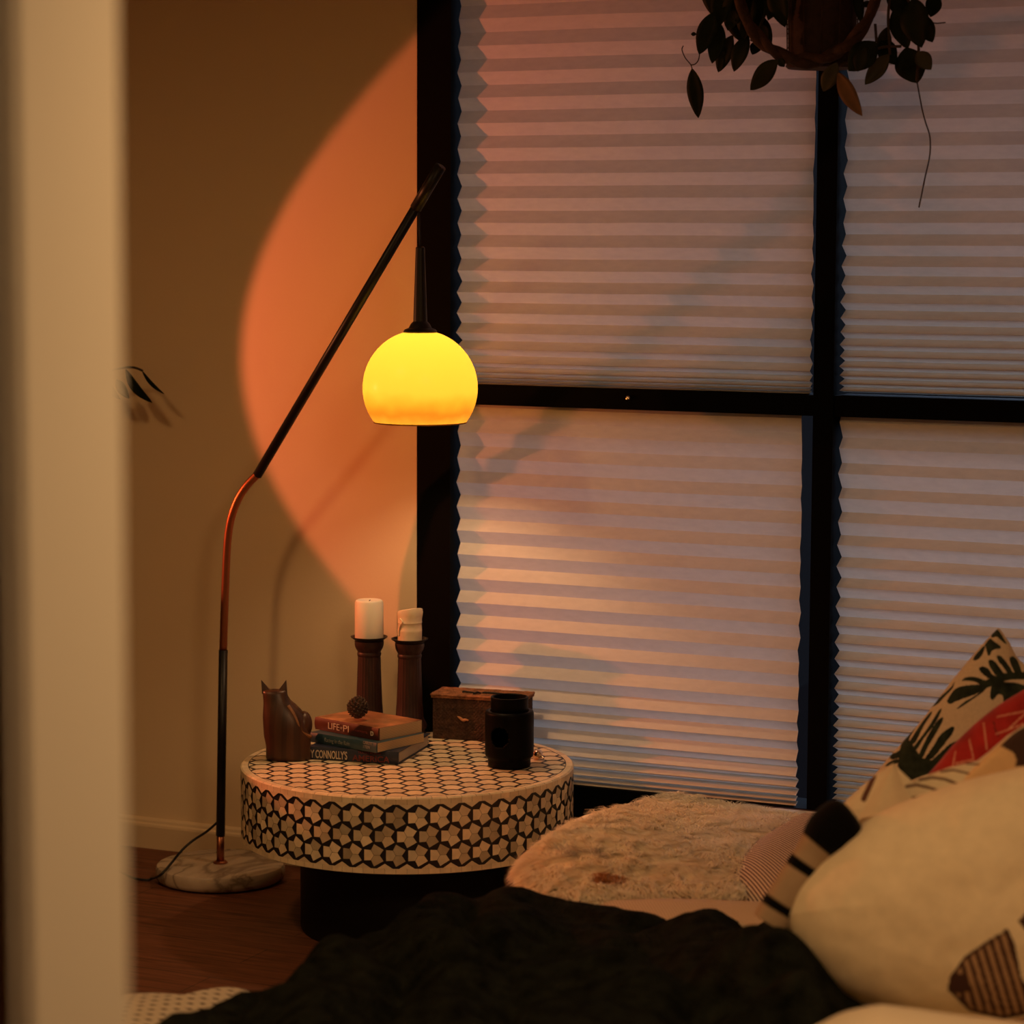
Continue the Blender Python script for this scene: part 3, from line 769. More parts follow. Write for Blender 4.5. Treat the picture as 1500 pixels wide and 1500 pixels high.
def support(x, y):
    """top of the mattress, falling to the floor outside its left edge"""
    d = BX0 - x
    if d <= -.02: return MZ
    if d <= .012: return MZ - .012 * ((d + .02) / .032) ** 2
    return max(MZ - .012 - (d - .012) * 5.5, 0)
def mound(name, outline, hfun, m, label=None, cat=None, base=support, nr=40, na=160, parent=None, colfn=None, close=.003, wob=0):
    """closed soft mound: star-shaped outline in plan, hfun(x, y, r) gives thickness above what carries it"""
    C = sum((Vector((p[0], p[1], 0)) for p in outline), Vector()) / len(outline)
    ol = spline([Vector((p[0], p[1], 0)) for p in outline] + [Vector((*outline[0][:2], 0))], 12)
    # resample by arc length
    L = [0]
    for a, b in zip(ol, ol[1:]): L.append(L[-1] + (b - a).length)
    ring = []; k = 0
    for i in range(na):
        s = L[-1] * i / na
        while L[k + 1] < s: k += 1
        t = (s - L[k]) / max(1e-9, L[k + 1] - L[k]); ring.append(ol[k].lerp(ol[k + 1], t))
    v = []; f = []; 
    rs = [((i + 1) / nr) ** .75 for i in range(nr)]
    top0 = len(v); v.append((C.x, C.y, base(C.x, C.y) + hfun(C.x, C.y, 0)))
    for r in rs:
        for p in ring:
            x, y = C.x + (p.x - C.x) * r, C.y + (p.y - C.y) * r
            x += wob * fbm((x * 4, y * 4, 3.3)) * r; y += wob * fbm((x * 4, y * 4, 8.1)) * r
            e = math.sqrt(max(0, 1 - r ** 6)) if r < 1 else 0
            v.append((x, y, base(x, y) + close + hfun(x, y, r) * e))
    nb = len(v)
    v.append((C.x, C.y, base(C.x, C.y) + .001))
    for r in rs[:-1]:
        for i in range(na):
            p = v[top0 + 1 + rs.index(r) * na + i]; v.append((p[0], p[1], base(p[0], p[1]) + .001))
    for i in range(na): f.append((0, 1 + i, 1 + (i + 1) % na)); f.append((nb, nb + 1 + (i + 1) % na, nb + 1 + i))
    for k in range(nr - 1):
        for i in range(na):
            j = (i + 1) % na; a = 1 + k * na
            f.append((a + i, a + na + i, a + na + j, a + j))
            if k < nr - 2: b = nb + 1 + k * na; f.append((b + i, b + j, b + na + j, b + na + i))
            else: b = nb + 1 + k * na; f.append((b + i, b + j, a + na + j, a + na + i))
    o = pydata(name, v, f, m, parent, True)
    if colfn: attr_mesh_color(o.data, [colfn(p) for p in v])
    if label: tag(o, label, cat)
    return o

# ticking pillow lying flat under the right end of the sheepskin
TP = [(-1.66, -.16), (-1.45, -.12), (-1.28, -.2), (-1.22, -.5), (-1.27, -.82), (-1.45, -.90), (-1.60, -.80), (-1.66, -.5)]
rotx = math.radians(-14)
M['ticking'].node_tree.nodes['Mapping'].inputs['Rotation'].default_value = (0, 0, math.radians(-38))
tp = mound('striped_pillow', TP, lambda x, y, r: .05 * (1 - r ** 4), 'ticking', 'flat pillow in brown and white ticking stripes beside the sheepskin', 'pillow', nr=24, na=96)
M['pinstripe'].node_tree.nodes['Mapping'].inputs['Rotation'].default_value = (0, 0, math.radians(-32))
PB = [(-1.86, -1.02), (-1.72, -.93), (-1.58, -.885), (-1.40, -.83), (-1.2, -.82), (-1.0, -.95), (-1.0, -1.2), (-1.3, -1.25), (-1.7, -1.15)]
mound('pinstripe_blanket', PB, lambda x, y, r: .034 * (1 - r ** 2.2), 'pinstripe', 'beige pinstriped blanket folded between the sheepskin and the dark throw', 'blanket', nr=24, na=96)

# sheepskin
FO = [onz(760, 1299, .235), onz(800, 1240, .26), onz(842, 1192, .275), onz(880, 1168, .29), onz(960, 1160, .28), onz(1060, 1172, .285), onz(1165, 1189, .285), onz(1190, 1205, .285), onz(1150, 1238, .29), onz(1105, 1278, .29), onz(1085, 1302, .29),
      onz(1000, 1310, .28), onz(900, 1322, .275), onz(820, 1330, .27), onz(770, 1316, .255)]
FO = [(p.x, p.y) for p in FO]
BLG = onz(850, 1232, .29)
def fleece_h(x, y, r): return .022 + .040 * math.exp(-((x - BLG.x) / .22) ** 2 - ((y - BLG.y) / .34) ** 2) + .008 * fbm((x * 4, y * 4, 1.7), 1, 2) + .0015 * fbm((x * 20, y * 20, 4), 1, 2)
sk = empty('sheepskin', (sum(p[0] for p in FO) / len(FO), sum(p[1] for p in FO) / len(FO), MZ), 'fluffy cream sheepskin draped over the bed corner beside the table', 'sheepskin')
skc = sk.location
hide = mound('hide', FO, fleece_h, 'hide', parent=None, nr=40, na=160)
hide.parent = sk
for vv in hide.data.vertices: vv.co -= skc
TUFT = onz(893, 1292, .29)
def fur(n, seed):
    rnd = random.Random(seed); v = []; f = []; c = []
    C = Vector((sum(p[0] for p in FO) / len(FO), sum(p[1] for p in FO) / len(FO), 0))
    ol = spline([Vector((p[0], p[1], 0)) for p in FO] + [Vector((*FO[0], 0))], 12)
    for i in range(n):
        edge = rnd.random() < .22
        r = math.sqrt(rnd.random()) if not edge else rnd.uniform(.9, 1.0)
        t = rnd.random() * (len(ol) - 1); k = int(t); o = ol[k].lerp(ol[k + 1], t - k); P = C + (o - C) * r
        e = math.sqrt(max(0, 1 - r ** 6)) if r < 1 else 0
        z = support(P.x, P.y) + .003 + fleece_h(P.x, P.y, r) * e
        ang = 2.6 * fbm((P.x * 3.2, P.y * 3.2, 5), 1, 2) + 2.4 * fbm((P.x * 22, P.y * 22, 2), 1, 2) - 1.9 + rnd.gauss(0, .18)
        d = Vector((math.cos(ang), math.sin(ang), 0)); out = (o - C).normalized()
        d = (d + out * (1.6 * max(0, r - .75) / .25)).normalized()
        ln = rnd.uniform(.014, .032) * (1.2 if r > .8 else 1); lift = rnd.uniform(.25, .65)
        if P.x < BX0 + .03: d = (d + Vector((-.5, 0, -.9))).normalized(); lift = .3
        root = Vector((P.x, P.y, z - .001)); mid = root + d * ln * .5 + Vector((0, 0, ln * lift * .55)); tip = root + d * ln + Vector((0, 0, ln * lift * .45))
        s = d.cross(Vector((0, 0, 1)))
        s = (s.normalized() if s.length > .01 else Vector((1, 0, 0))) * rnd.uniform(.0006, .0013)
        b = len(v); v += [root - s, root + s, mid + s * .8, mid - s * .8, tip]
        f += [(b, b + 1, b + 2, b + 3), (b + 3, b + 2, b + 4)]
        g = rnd.uniform(.82, 1.12); w = .12 * fbm((P.x * 4, P.y * 4, 9), 1, 2)
        spot = fbm((P.x * 9, P.y * 9, 31), 1, 2)
        if spot > .62: g *= .7
        tuft = math.hypot(P.x - TUFT.x, P.y - TUFT.y)
        cc = (min(.98, .97 * g), min(.93, .87 * g * (1 - w * .5)), min(.8, .70 * g * (1 - w))); 
        if tuft < .028: cc = (.55 * g, .26 * g, .11 * g)
        c += [cc] * 5
    me = bpy.data.meshes.new('fur'); me.from_pydata([tuple(p - skc) for p in v], [], f); me.update(); attr_mesh_color(me, c)
    o = link('fur', me, 'fur', sk); o['kind'] = 'stuff'; return o
fur(60000, 5)

# dark knitted throw heaped along the bed edge
DT = [(-2.03, -1.13), (-1.93, -1.06), (-1.78, -1.03), (-1.62, -1.04), (-1.45, -1.01), (-1.30, -.97), (-1.16, -1.0), (-1.07, -1.35), (-1.05, -1.8), (-1.1, -2.3), (-1.4, -2.75), (-1.8, -2.7), (-2.06, -2.4), (-2.085, -2.0), (-2.09, -1.75), (-2.06, -1.5), (-2.045, -1.3)]
TRR = [(atd(px_, py_, d_), w_) for px_, py_, d_, w_ in ((1146, 1345, 3.86, .11), (1110, 1350, 3.9, .12), (622, 1331, 4.5, .05), (760, 1320, 4.55, .10), (540, 1395, 4.25, .07), (1185, 1395, 3.75, .10))]
def throw_h(x, y, r):
    h = throw_h0(x, y, r)
    for P, w_ in TRR:
        k = ((x - P.x) ** 2 + (y - P.y) ** 2) / (w_ * w_)
        if k < 4: h = max(h, (P.z - MZ - .003) * math.exp(-k * 1.1))
    return h
def throw_h0(x, y, r):
    fold = abs(math.sin((x * 1.1 + y * .55) * 13 + 2.2 * fbm((x * 2.5, y * 2.5, 6), 1, 2)))
    return .022 + .055 * fold ** .8 * (1 - .45 * r) + .03 * fbm((x * 6, y * 6, 2), 1, 3) + .012 * (1 - r)
th = mound('knitted_throw', DT, throw_h, 'throw', 'dark charcoal knitted throw heaped in folds across the bed', 'throw', nr=70, na=260, wob=.02)

# cream eyelet knit blanket heaped on the floor at the foot of the bed
KB = [onz(150, 1478, .02), onz(220, 1448, .02), onz(300, 1440, .02), onz(380, 1452, .02), onz(450, 1462, .02)]
kc = onz(285, 1438, .21)
def kb_base(x, y): return 0
k1 = onz(400, 1460, .17)
KBO = [(kc.x - .34, kc.y - .22), (kc.x - .22, kc.y + .02), (kc.x - .02, kc.y + .10), (k1.x - .06, k1.y + .13), (k1.x + .07, k1.y + .04), (k1.x + .09, k1.y - .2), (kc.x + .16, kc.y - .5), (kc.x - .05, kc.y - .6), (kc.x - .3, kc.y - .5)]
def kb_h(x, y, r):
    g = math.exp(-((x - kc.x + .06) / .16) ** 2); return (.135 + .055 * g) * min(1, 2.2 * math.sqrt(max(0, 1 - r ** 5))) + .012 * fbm((x * 3, y * 3, 2), 1, 2) * (1 - r)
def knit_col(p):
    a, b = p[0] * .55 + p[1] * .83, p[0] * .83 - p[1] * .55
    row = b / .019; u = a / .022 + (.5 if int(math.floor(row)) % 2 else 0)
    fu, fv = u - math.floor(u), row - math.floor(row)
    hole = .15 < fu - .3 * (fv - .4) < .6 and .25 < fv < .6
    return (.13, .085, .055) if hole else (.6, .5, .37)
kb = mound('knit_blanket', KBO, kb_h, 'print', 'cream knit blanket with rows of small eyelets heaped on the floor by the bed', 'blanket', base=kb_base, nr=150, na=520, colfn=knit_col)

# duvet mound that carries the cushions
DV = [(-1.12, -2.62), (-1.13, -2.2), (-1.08, -1.95), (-.92, -1.72), (-.6, -1.55), (-.3, -1.55), (-.2, -2.0), (-.25, -2.6), (-.6, -2.8)]
ROLL_ = [atd(x, y, 3.45) for x, y in ((1150, 1545), (1200, 1500), (1240, 1478), (1290, 1467), (1345, 1474), (1410, 1484), (1500, 1494), (1620, 1500))]
def duvet_h(x, y, r):
    h = (.085 + .012 * fbm((x * 4, y * 4, 5), 1, 2)) * math.sqrt(max(0, 1 - r ** 5))
    best = 9; zt = 0
    for a, b in zip(ROLL_, ROLL_[1:]):
        d, t = segdist(x, y, (a.x, a.y), (b.x, b.y))
        if d < best: best = d; zt = a.z + (b.z - a.z) * t
    k = best / .13
    if k < 1: h = max(h, (zt - MZ - .003) * math.sqrt(1 - k * k))
    return h
def segdist(x, y, a, b):
    dx, dy = b[0] - a[0], b[1] - a[1]; t = max(0, min(1, ((x - a[0]) * dx + (y - a[1]) * dy) / (dx * dx + dy * dy + 1e-12)))
    return math.hypot(x - a[0] - dx * t, y - a[1] - dy * t), t
DV = [(-1.30, -2.78), (-1.36, -2.38), (-1.32, -2.0), (-1.12, -1.74), (-.6, -1.55), (-.3, -1.6), (-.2, -2.0), (-.22, -2.6), (-.6, -2.84)]
mound('duvet', DV, duvet_h, 'duvet', 'rumpled cream duvet rolled up under the front of the cushions', 'duvet', nr=60, na=200)
# front roll of the duvet
# ---------------------------------------------------------------- cushions
def inflate(name, outline, e1, e2, O, thick, colfn, m, parent=None, nr=90, na=420, pw=2.4, smooth_outline=True, wrinkle=.004, back=.7):
    """closed cushion; outline is (a, b) in metres along e1, e2 from O, star-shaped round its middle; normal e1 x e2 faces the room"""
    n = e1.cross(e2).normalized()
    C = Vector((sum(p[0] for p in outline) / len(outline), sum(p[1] for p in outline) / len(outline), 0))
    P = [Vector((p[0], p[1], 0)) for p in outline] + [Vector((*outline[0], 0))]
    ol = spline(P, 14) if smooth_outline else P
    L = [0]
    for a, b in zip(ol, ol[1:]): L.append(L[-1] + (b - a).length)
    ring = []; k = 0
    for i in range(na):
        s = L[-1] * i / na
        while L[k + 1] < s: k += 1
        t = (s - L[k]) / max(1e-9, L[k + 1] - L[k]); ring.append(ol[k].lerp(ol[k + 1], t))
    rs = [math.sin(PI / 2 * (i + 1) / nr) for i in range(nr)]
    vd = (O - CAM).normalized(); kx = vd.dot(e1) / -vd.dot(n); ky = vd.dot(e2) / -vd.dot(n)   # the print lies a little skew on the bulge
    v = []; f = []; c = []
    for side_ in (1, -1):
        s0 = len(v); v.append(O + e1 * C.x + e2 * C.y + n * thick * (1 if side_ > 0 else -back)); c.append(colfn(C.x, C.y, side_))
        for r in rs:
            for p in ring:
                a, b = C.x + (p.x - C.x) * r, C.y + (p.y - C.y) * r
                h = thick * (max(0, 1 - r ** pw)) ** .55 * (1 if side_ > 0 else back)
                h += wrinkle * fbm((a * 9, b * 9, side_ * 3.0), 1, 3) * (1 - r ** 8)
                v.append(O + e1 * a + e2 * b + n * (h * side_)); c.append(colfn(a + h * kx, b + h * ky, side_))
        for i in range(na):
            j = (i + 1) % na
            f.append((s0, s0 + 1 + i, s0 + 1 + j) if side_ > 0 else (s0, s0 + 1 + j, s0 + 1 + i))
            for k in range(nr - 1):
                a = s0 + 1 + k * na
                q = (a + i, a + na + i, a + na + j, a + j); f.append(q if side_ > 0 else q[::-1])
    me = bpy.data.meshes.new(name); me.from_pydata([tuple(p) for p in v], [], f); me.update(); attr_mesh_color(me, c)
    bm = bmesh.new(); bm.from_mesh(me); bmesh.ops.remove_doubles(bm, verts=bm.verts, dist=.00005); bm.to_mesh(me); bm.free()
    return link(name, me, m, parent, True)
def inpoly(x, y, P):
    r = False; j = len(P) - 1
    for i in range(len(P)):
        if (P[i][1] > y) != (P[j][1] > y) and x < (P[j][0] - P[i][0]) * (y - P[i][1]) / (P[j][1] - P[i][1]) + P[i][0]: r = not r
        j = i
    return r
def segdist(x, y, a, b):
    dx, dy = b[0] - a[0], b[1] - a[1]; t = max(0, min(1, ((x - a[0]) * dx + (y - a[1]) * dy) / (dx * dx + dy * dy + 1e-12)))
    return math.hypot(x - a[0] - dx * t, y - a[1] - dy * t), t
def plane_frame(px, py, d, tilt, turn):
    """upright frame at a place in the room facing the camera, leaned back by tilt and turned by turn"""
    O = atd(px, py, d)
    n = (CAM - O); n.z = 0; n.normalize(); n = Matrix.Rotation(turn, 3, 'Z') @ n
    e1 = Vector((0, 0, 1)).cross(n).normalized(); e2 = Vector((0, 0, 1))
    R_ = Matrix.Rotation(-tilt, 3, e1); return O, e1, (R_ @ e2).normalized()
def to_plane(px, py, O, e1, e2):
    n = e1.cross(e2); k = ray(px, py); P = CAM + k * ((O - CAM).dot(n) / k.dot(n)); q = P - O; return (q.dot(e1), q.dot(e2))

# leaf print cushion
O, e1, e2 = plane_frame(1400, 1090, 4.6, .25, .0)
def T(px, py): return to_plane(px, py, O, e1, e2)
lo = [T(1461, 921), T(1438, 945), T(1400, 990), T(1350, 1055), T(1300, 1112), T(1262, 1160), T(1236, 1205), T(1222, 1235), T(1255, 1262), T(1330, 1305), T(1400, 1325), T(1460, 1328), T(1520, 1310), T(1590, 1230), T(1660, 1130), T(1690, 1085), T(1650, 1060), T(1580, 1020), T(1500, 972), T(1478, 940), T(1464, 921)]
LEAF_RAW = [
 [(1040,490),(1065,468),(1110,458),(1160,465),(1215,485),(1270,475),(1240,520),(1190,528),(1150,500),(1090,488)],
 [(1168,398),(1195,384),(1235,400),(1265,440),(1300,462),(1250,475),(1215,455),(1180,422)],
 [(1236,342),(1262,334),(1300,365),(1330,410),(1352,442),(1310,460),(1275,430),(1245,378)],
 [(1298,310),(1320,302),(1355,335),(1395,390),(1414,434),(1385,438),(1350,395),(1310,342)],
 [(1392,318),(1420,308),(1455,345),(1482,434),(1440,436),(1412,390),(1395,348)],
 [(1205,490),(1290,455),(1380,428),(1500,422),(1640,400),(1640,470),(1500,478),(1400,482),(1330,502),(1260,530),(1190,548)],
 [(935,635),(975,570),(1010,540),(1060,525),(1130,518),(1200,518),(1240,532),(1170,575),(1110,600),(1050,620),(1000,640),(955,658)],
 [(1008,690),(1060,645),(1130,605),(1205,552),(1200,570),(1100,640),(1020,692)],
 [(1255,540),(1300,508),(1400,498),(1500,520),(1560,540),(1500,565),(1440,600),(1390,632),(1350,668),(1342,600),(1305,590),(1275,628),(1250,610)],
 [(575,1110),(598,960),(636,900),(690,960),(760,1050),(875,1075),(900,1120),(720,1195),(630,1222),(600,1150)],
 [(630,905),(690,815),(735,768),(720,810),(665,900),(650,950)],
 [(660,935),(740,808),(815,716),(824,728),(768,815),(700,945)],
 [(695,965),(790,840),(878,702),(894,710),(842,812),(770,905),(715,990)],
 [(728,1035),(790,900),(860,788),(900,754),(907,775),(862,862),(802,962),(755,1055)],
 [(765,1065),(840,960),(885,885),(960,828),(990,830),(970,882),(900,972),(830,1055)],
 [(825,1068),(900,1000),(960,948),(1042,915),(1042,935),(980,992),(920,1055),(870,1112)],
 [(515,1050),(530,1022),(570,1008),(605,985),(595,1042),(540,1062)], [(478,1116),(510,1085),(570,1058),(592,1080),(530,1102)],
 [(1260,168),(1270,125),(1295,106),(1328,140),(1372,218),(1340,200),(1300,166),(1272,172)],
 [(1213,222),(1250,178),(1278,198),(1332,246),(1270,266),(1250,302),(1235,302),(1222,256)], [(1124,332),(1150,290),(1212,228),(1202,280),(1175,322),(1140,340)],
 [(822,680),(880,610),(965,535),(988,495),(978,540),(920,602),(870,655)], [(355,1200),(400,1120),(460,1050),(522,985),(532,1000),(460,1085),(402,1175),(370,1206)],
 [(1560,700),(1640,600),(1700,640),(1720,760),(1640,840),(1580,800)]]
LEAVES = []
for raw in LEAF_RAW:
    P = [Vector((*T(1200 + x / 5, 900 + y / 5), 0)) for x, y in raw]; P = spline(P + [P[0]], 4)
    LEAVES.append(([(p.x, p.y) for p in P], min(p.x for p in P), max(p.x for p in P), min(p.y for p in P), max(p.y for p in P)))
def leafcol(a, b, s):
    if s > 0:
        for P, x0, x1, y0, y1 in LEAVES:
            if x0 <= a <= x1 and y0 <= b <= y1 and inpoly(a, b, P):
                k = .75 + .55 * fbm((a * 60, b * 60, 3), 1, 2); return (.026 * k, .034 * k, .019 * k)
    return (.60, .45, .30)
lc = inflate('leaf_cushion', lo, e1, e2, O, .042, leafcol, 'print', pw=2.0, nr=170, na=760)
tag(lc, 'square pale cushion printed with dark monstera leaves, standing against the window blind', 'cushion')

# red cushion with stitched lines
O, e1, e2 = plane_frame(1480, 1060, 4.35, .3, .1)
ro = [T(1352, 1142), T(1372, 1120), T(1400, 1087), T(1440, 1050), T(1480, 1022), T(1530, 1000), T(1640, 990), T(1720, 1080), T(1730, 1200), T(1690, 1320), T(1560, 1385), T(1430, 1385), T(1355, 1340), T(1335, 1240), T(1345, 1170)]
SL = [(T(1420, 1083), T(1427, 1112)), (T(1441, 1058), T(1446, 1098)), (T(1461, 1050), T(1510, 1040)), (T(1427, 1112), T(1400, 1118)), (T(1475, 1070), T(1540, 1010)), (T(1400, 1100), T(1395, 1130)), (T(1460, 1075), T(1500, 1060)), (T(1455, 1058), T(1462, 1078))]
def redcol(a, b, s):
    for i, (p, q) in enumerate(SL):
        if segdist(a, b, p, q)[0] < .0011: return (.09, .015, .012) if i == 7 else (.62, .26, .16)
    k = .85 + .3 * fbm((a * 25, b * 25, 1), 1, 3); return (.40 * k, .022 * k, .018 * k)
tag(inflate('red_cushion', ro, e1, e2, O, .06, redcol, 'print', nr=110, na=500), 'red cushion with pale stitched lines in front of the leaf print cushion', 'cushion')

# cat face cushion
O, e1, e2 = plane_frame(1400, 1180, 4.1, .22, .0)
co = [T(1228, 1186), T(1240, 1172), T(1262, 1152), T(1285, 1133), T(1300, 1124), T(1308, 1118), T(1316, 1130), T(1326, 1146), T(1338, 1146), T(1352, 1138), T(1390, 1124), T(1432, 1114), T(1450, 1100), T(1475, 1078), T(1500, 1062), T(1520, 1052), T(1545, 1080), T(1570, 1150), T(1575, 1330), T(1520, 1420), T(1400, 1450), T(1290, 1420), T(1235, 1340), T(1222, 1250)]
def R5(x, y): return T(1200 + x / 5, 900 + y / 5)
ST = [([(640, 1262), (720, 1250), (800, 1268), (870, 1290), (928, 1322)], 2.0), ([(735, 1212), (830, 1195), (920, 1208), (1018, 1246)], 2.0), ([(690, 1342), (750, 1340), (818, 1376)], 2.0), ([(890, 1152), (980, 1140), (1092, 1166)], 1.6), ([(1080, 1094), (1168, 1100)], 1.3), ([(708, 1410), (716, 1411)], 3.0), ([(398, 1188), (372, 1258), (330, 1352)], 4.0)]
ST = [([R5(*p) for p in P], w) for P, w in ST]
OR = [R5(*p) for p in ((1010, 1285), (1100, 1160), (1200, 1060), (1330, 945), (1500, 825), (1700, 800), (1700, 1200), (1200, 1210))]
DK = [R5(*p) for p in ((1325, 965), (1370, 920), (1430, 868), (1500, 825), (1620, 800), (1650, 1000), (1560, 1110), (1430, 1116), (1446, 1060), (1400, 1004))]
def catcol(a, b, s):
    if s > 0:
        for P, w in ST:
            for p, q in zip(P, P[1:]):
                if segdist(a, b, p, q)[0] < w * 4.1 / FPX: return (.10, .045, .03)
        if inpoly(a, b, DK): return (.055, .03, .022)
        if inpoly(a, b, OR): return (.64, .41, .20)
    return (.62, .52, .34)
cf = inflate('cat_face_cushion', co, e1, e2, O, .045, catcol, 'plush', nr=110, na=600, smooth_outline=False, wrinkle=.002)
tag(cf, 'cream cat face cushion with a pointed ear and dark whisker stripes', 'cushion')
def ear(pts, name, k):
    n = e1.cross(e2); P = [Vector(T(*p)).to_3d() for p in pts]
    Q = [O + e1 * p.x + e2 * p.y for p in P]; A, B, Tp = Q
    v = []; f = []; nu, nv = 12, 10
    for sd in (1, -1):
        for i in range(nu + 1):
            for j in range(nv + 1):
                t = j / nv; u = i / nu
                w = (1 - t) ** .9; base = A.lerp(B, u); p = (A.lerp(B, .5) + (base - A.lerp(B, .5)) * w) + (Tp - A.lerp(B, .5)) * t
                v.append(p + n * (.052 + sd * .016 * math.sin(PI * u) * (1 - t * .8)))
        b = 0 if sd > 0 else (nu + 1) * (nv + 1)
        for i in range(nu):
            for j in range(nv):
                a = b + i * (nv + 1) + j; q = (a, a + nv + 1, a + nv + 2, a + 1); f.append(q if sd > 0 else q[::-1])
    o = pydata(name, v, f, 'plush', cf, True); attr_mesh_color(o.data, [k] * len(v)); return o
ear([(1258, 1200), (1338, 1185), (1310, 1119)], 'ear', (.62, .50, .32))

# large cream cat cushion in front with striped patch and banded tail
O, e1, e2 = plane_frame(1400, 1330, 3.9, .24, .0)
bo = [T(1147, 1340), T(1160, 1302), T(1195, 1262), T(1240, 1222), T(1300, 1185), T(1380, 1154), T(1460, 1132), T(1560, 1115), T(1680, 1130), T(1740, 1220), T(1730, 1360), T(1640, 1450), T(1500, 1492), T(1400, 1490), T(1310, 1480), T(1240, 1462), T(1190, 1420), T(1158, 1376)]
PT = [T(1388, 1448), T(1392, 1428), T(1412, 1400), T(1440, 1380), T(1474, 1360), T(1484, 1380), T(1494, 1430), T(1530, 1480), T(1470, 1492), T(1420, 1480)]
PT2 = [T(1490, 1350), T(1505, 1330), T(1540, 1310), T(1560, 1360), T(1510, 1375)]
s0_, s1_ = T(1392, 1428), T(1474, 1362)
sdir = Vector((s1_[0] - s0_[0], s1_[1] - s0_[1])).normalized()
def bodycol(a, b, s):
    if s > 0:
        if inpoly(a, b, PT):
            u = (a - s0_[0]) * sdir.x + (b - s0_[1]) * sdir.y; w = (a - s0_[0]) * -sdir.y + (b - s0_[1]) * sdir.x
            st = (u - w * .42) / .0135; st -= math.floor(st)
            edge_ = min(segdist(a, b, PT[i], PT[(i + 1) % len(PT)])[0] for i in range(len(PT)))
            if edge_ < .0048 or st > .5 or inpoly(a, b, [T(1386, 1425), T(1412, 1425), T(1420, 1450), T(1386, 1455)]): return (.060, .028, .02)
            return (.36, .22, .12)
        if inpoly(a, b, PT2): return (.06, .028, .02)
    return (.70, .575, .38)
cc_ = empty('cat_cushion', O, 'large cream cat cushion with brown striped patch and banded black-tipped tail', 'cushion')
bd_ = inflate('body', bo, e1, e2, O, .11, bodycol, 'plush', nr=110, na=560, wrinkle=.007)
tl_pts = [atd(x, y, 3.93) for x, y in ((1128, 1352), (1143, 1326), (1163, 1295), (1180, 1268), (1196, 1246), (1216, 1223), (1240, 1203), (1252, 1194))]
tlp = spline(tl_pts, 10); tv = len(tlp)
k35 = 3.9 / FPX
rad = []
for i in range(tv):
    t = i / (tv - 1); r = (27 + 13 * smooth01((t - .5) / .25)) * k35
    if t > .80: r *= math.sqrt(max(.01, 1 - ((t - .80) / .203) ** 2))
    rad.append(r)
tlo = tube('tail', tlp, rad, 'plush', None, 32)
n32 = 32; cs = []
for i in range(len(tlo.data.vertices)):
    t = (i // n32) / (tv - 1)
    dark = t > .60 or .385 < t < .445 or .10 < t < .16
    cs.append((.003, .0025, .002) if dark else (.33, .23, .14))  # pale part painted darker, standing in for shade on the tail
attr_mesh_color(tlo.data, cs)
for o in (bd_, tlo):
    o.parent = cc_
    for vv in o.data.vertices: vv.co -= O

# ================================================================== HANGING PLANT
PYD = -.2
hc = ony(1204, 60, PYD)
hp = empty('hanging_plant', (hc.x, PYD, 0), 'trailing leafy plant in a dark wicker basket hanging in front of the window', 'plant')
HO = Vector((hc.x, PYD, 0))
def HPT(px, py, dy=0): return ony(px, py, PYD + dy) - HO
zb = HPT(1204, 96).z
NBK = 96
def weave(r, z, a):
    row = int(round((z - zb) / .0045)); return r + .0016 * math.sin(a * 24 + (PI if row % 2 else 0)) + random.uniform(-.0003, .0003)
prof = [(0, zb), (.058, zb), (.064, zb + .003)]
for i in range(1, 46): prof.append((.0635 + .006 * i / 45, zb + .003 + .0045 * i))
bk = lathe('basket', prof, 'basket', hp, NBK, fn=lambda r, z, a: weave(r, z, a) if z > zb + .004 else r, ang=3)
# pale vertical stakes of the basket
for a in range(0, 12):
    an = 2 * PI * a / 12 + .3
    tube('basket_stake', [((.0665 + .005 * t) * math.cos(an), (.0665 + .005 * t) * math.sin(an), zb + .004 + .2 * t) for t in (0, .5, 1)], .0013, 'vine', bk, 6)
lathe('basket_base', [(0, zb - .006), (.066, zb - .006), (.070, zb - .002), (.068, zb + .004), (.06, zb + .005)], 'basket', bk, 48)
lathe('soil', [(0, zb + .185), (.066, zb + .185)], 'stem', hp, 32)
# twisted vine ring round the basket
def ring_pts(c, rx, rz, tw, ph_, n=60):
    out = []
    for i in range(n + 1):
        a = 2 * PI * i / n
        out.append(c + Vector((rx * math.cos(a), -.085 + .07 * math.cos(a * 1 + .4) * .3 + .006 * math.cos(a * tw + ph_), rz * math.sin(a) + .006 * math.sin(a * tw + ph_))))
    return out
rc = HPT(1203, -45); 
tube('vine_ring', ring_pts(rc, .142, .182, 9, 0), .010, 'vine', hp, 10, cap=False)
tube('vine_ring', ring_pts(rc, .140, .180, 9, PI), .009, 'vine', hp, 10, cap=False)
for an in (.5, 2.6, 4.7):
    tube('hanging_cord', [(.07 * math.cos(an), .07 * math.sin(an), zb + .2), (0, 0, zb + .52)], .0016, 'stem', hp, 6)
tube('hanging_cord', [(0, 0, zb + .52), (0, 0, CH - .03)], .002, 'stem', hp, 6)
tube('ceiling_hook', spline([(0, 0, CH - .03), (.012, 0, CH - .04), (.016, 0, CH - .025), (.0, 0, CH - .012), (0, 0, CH)], 5), .0025, 'black_metal', hp, 8)
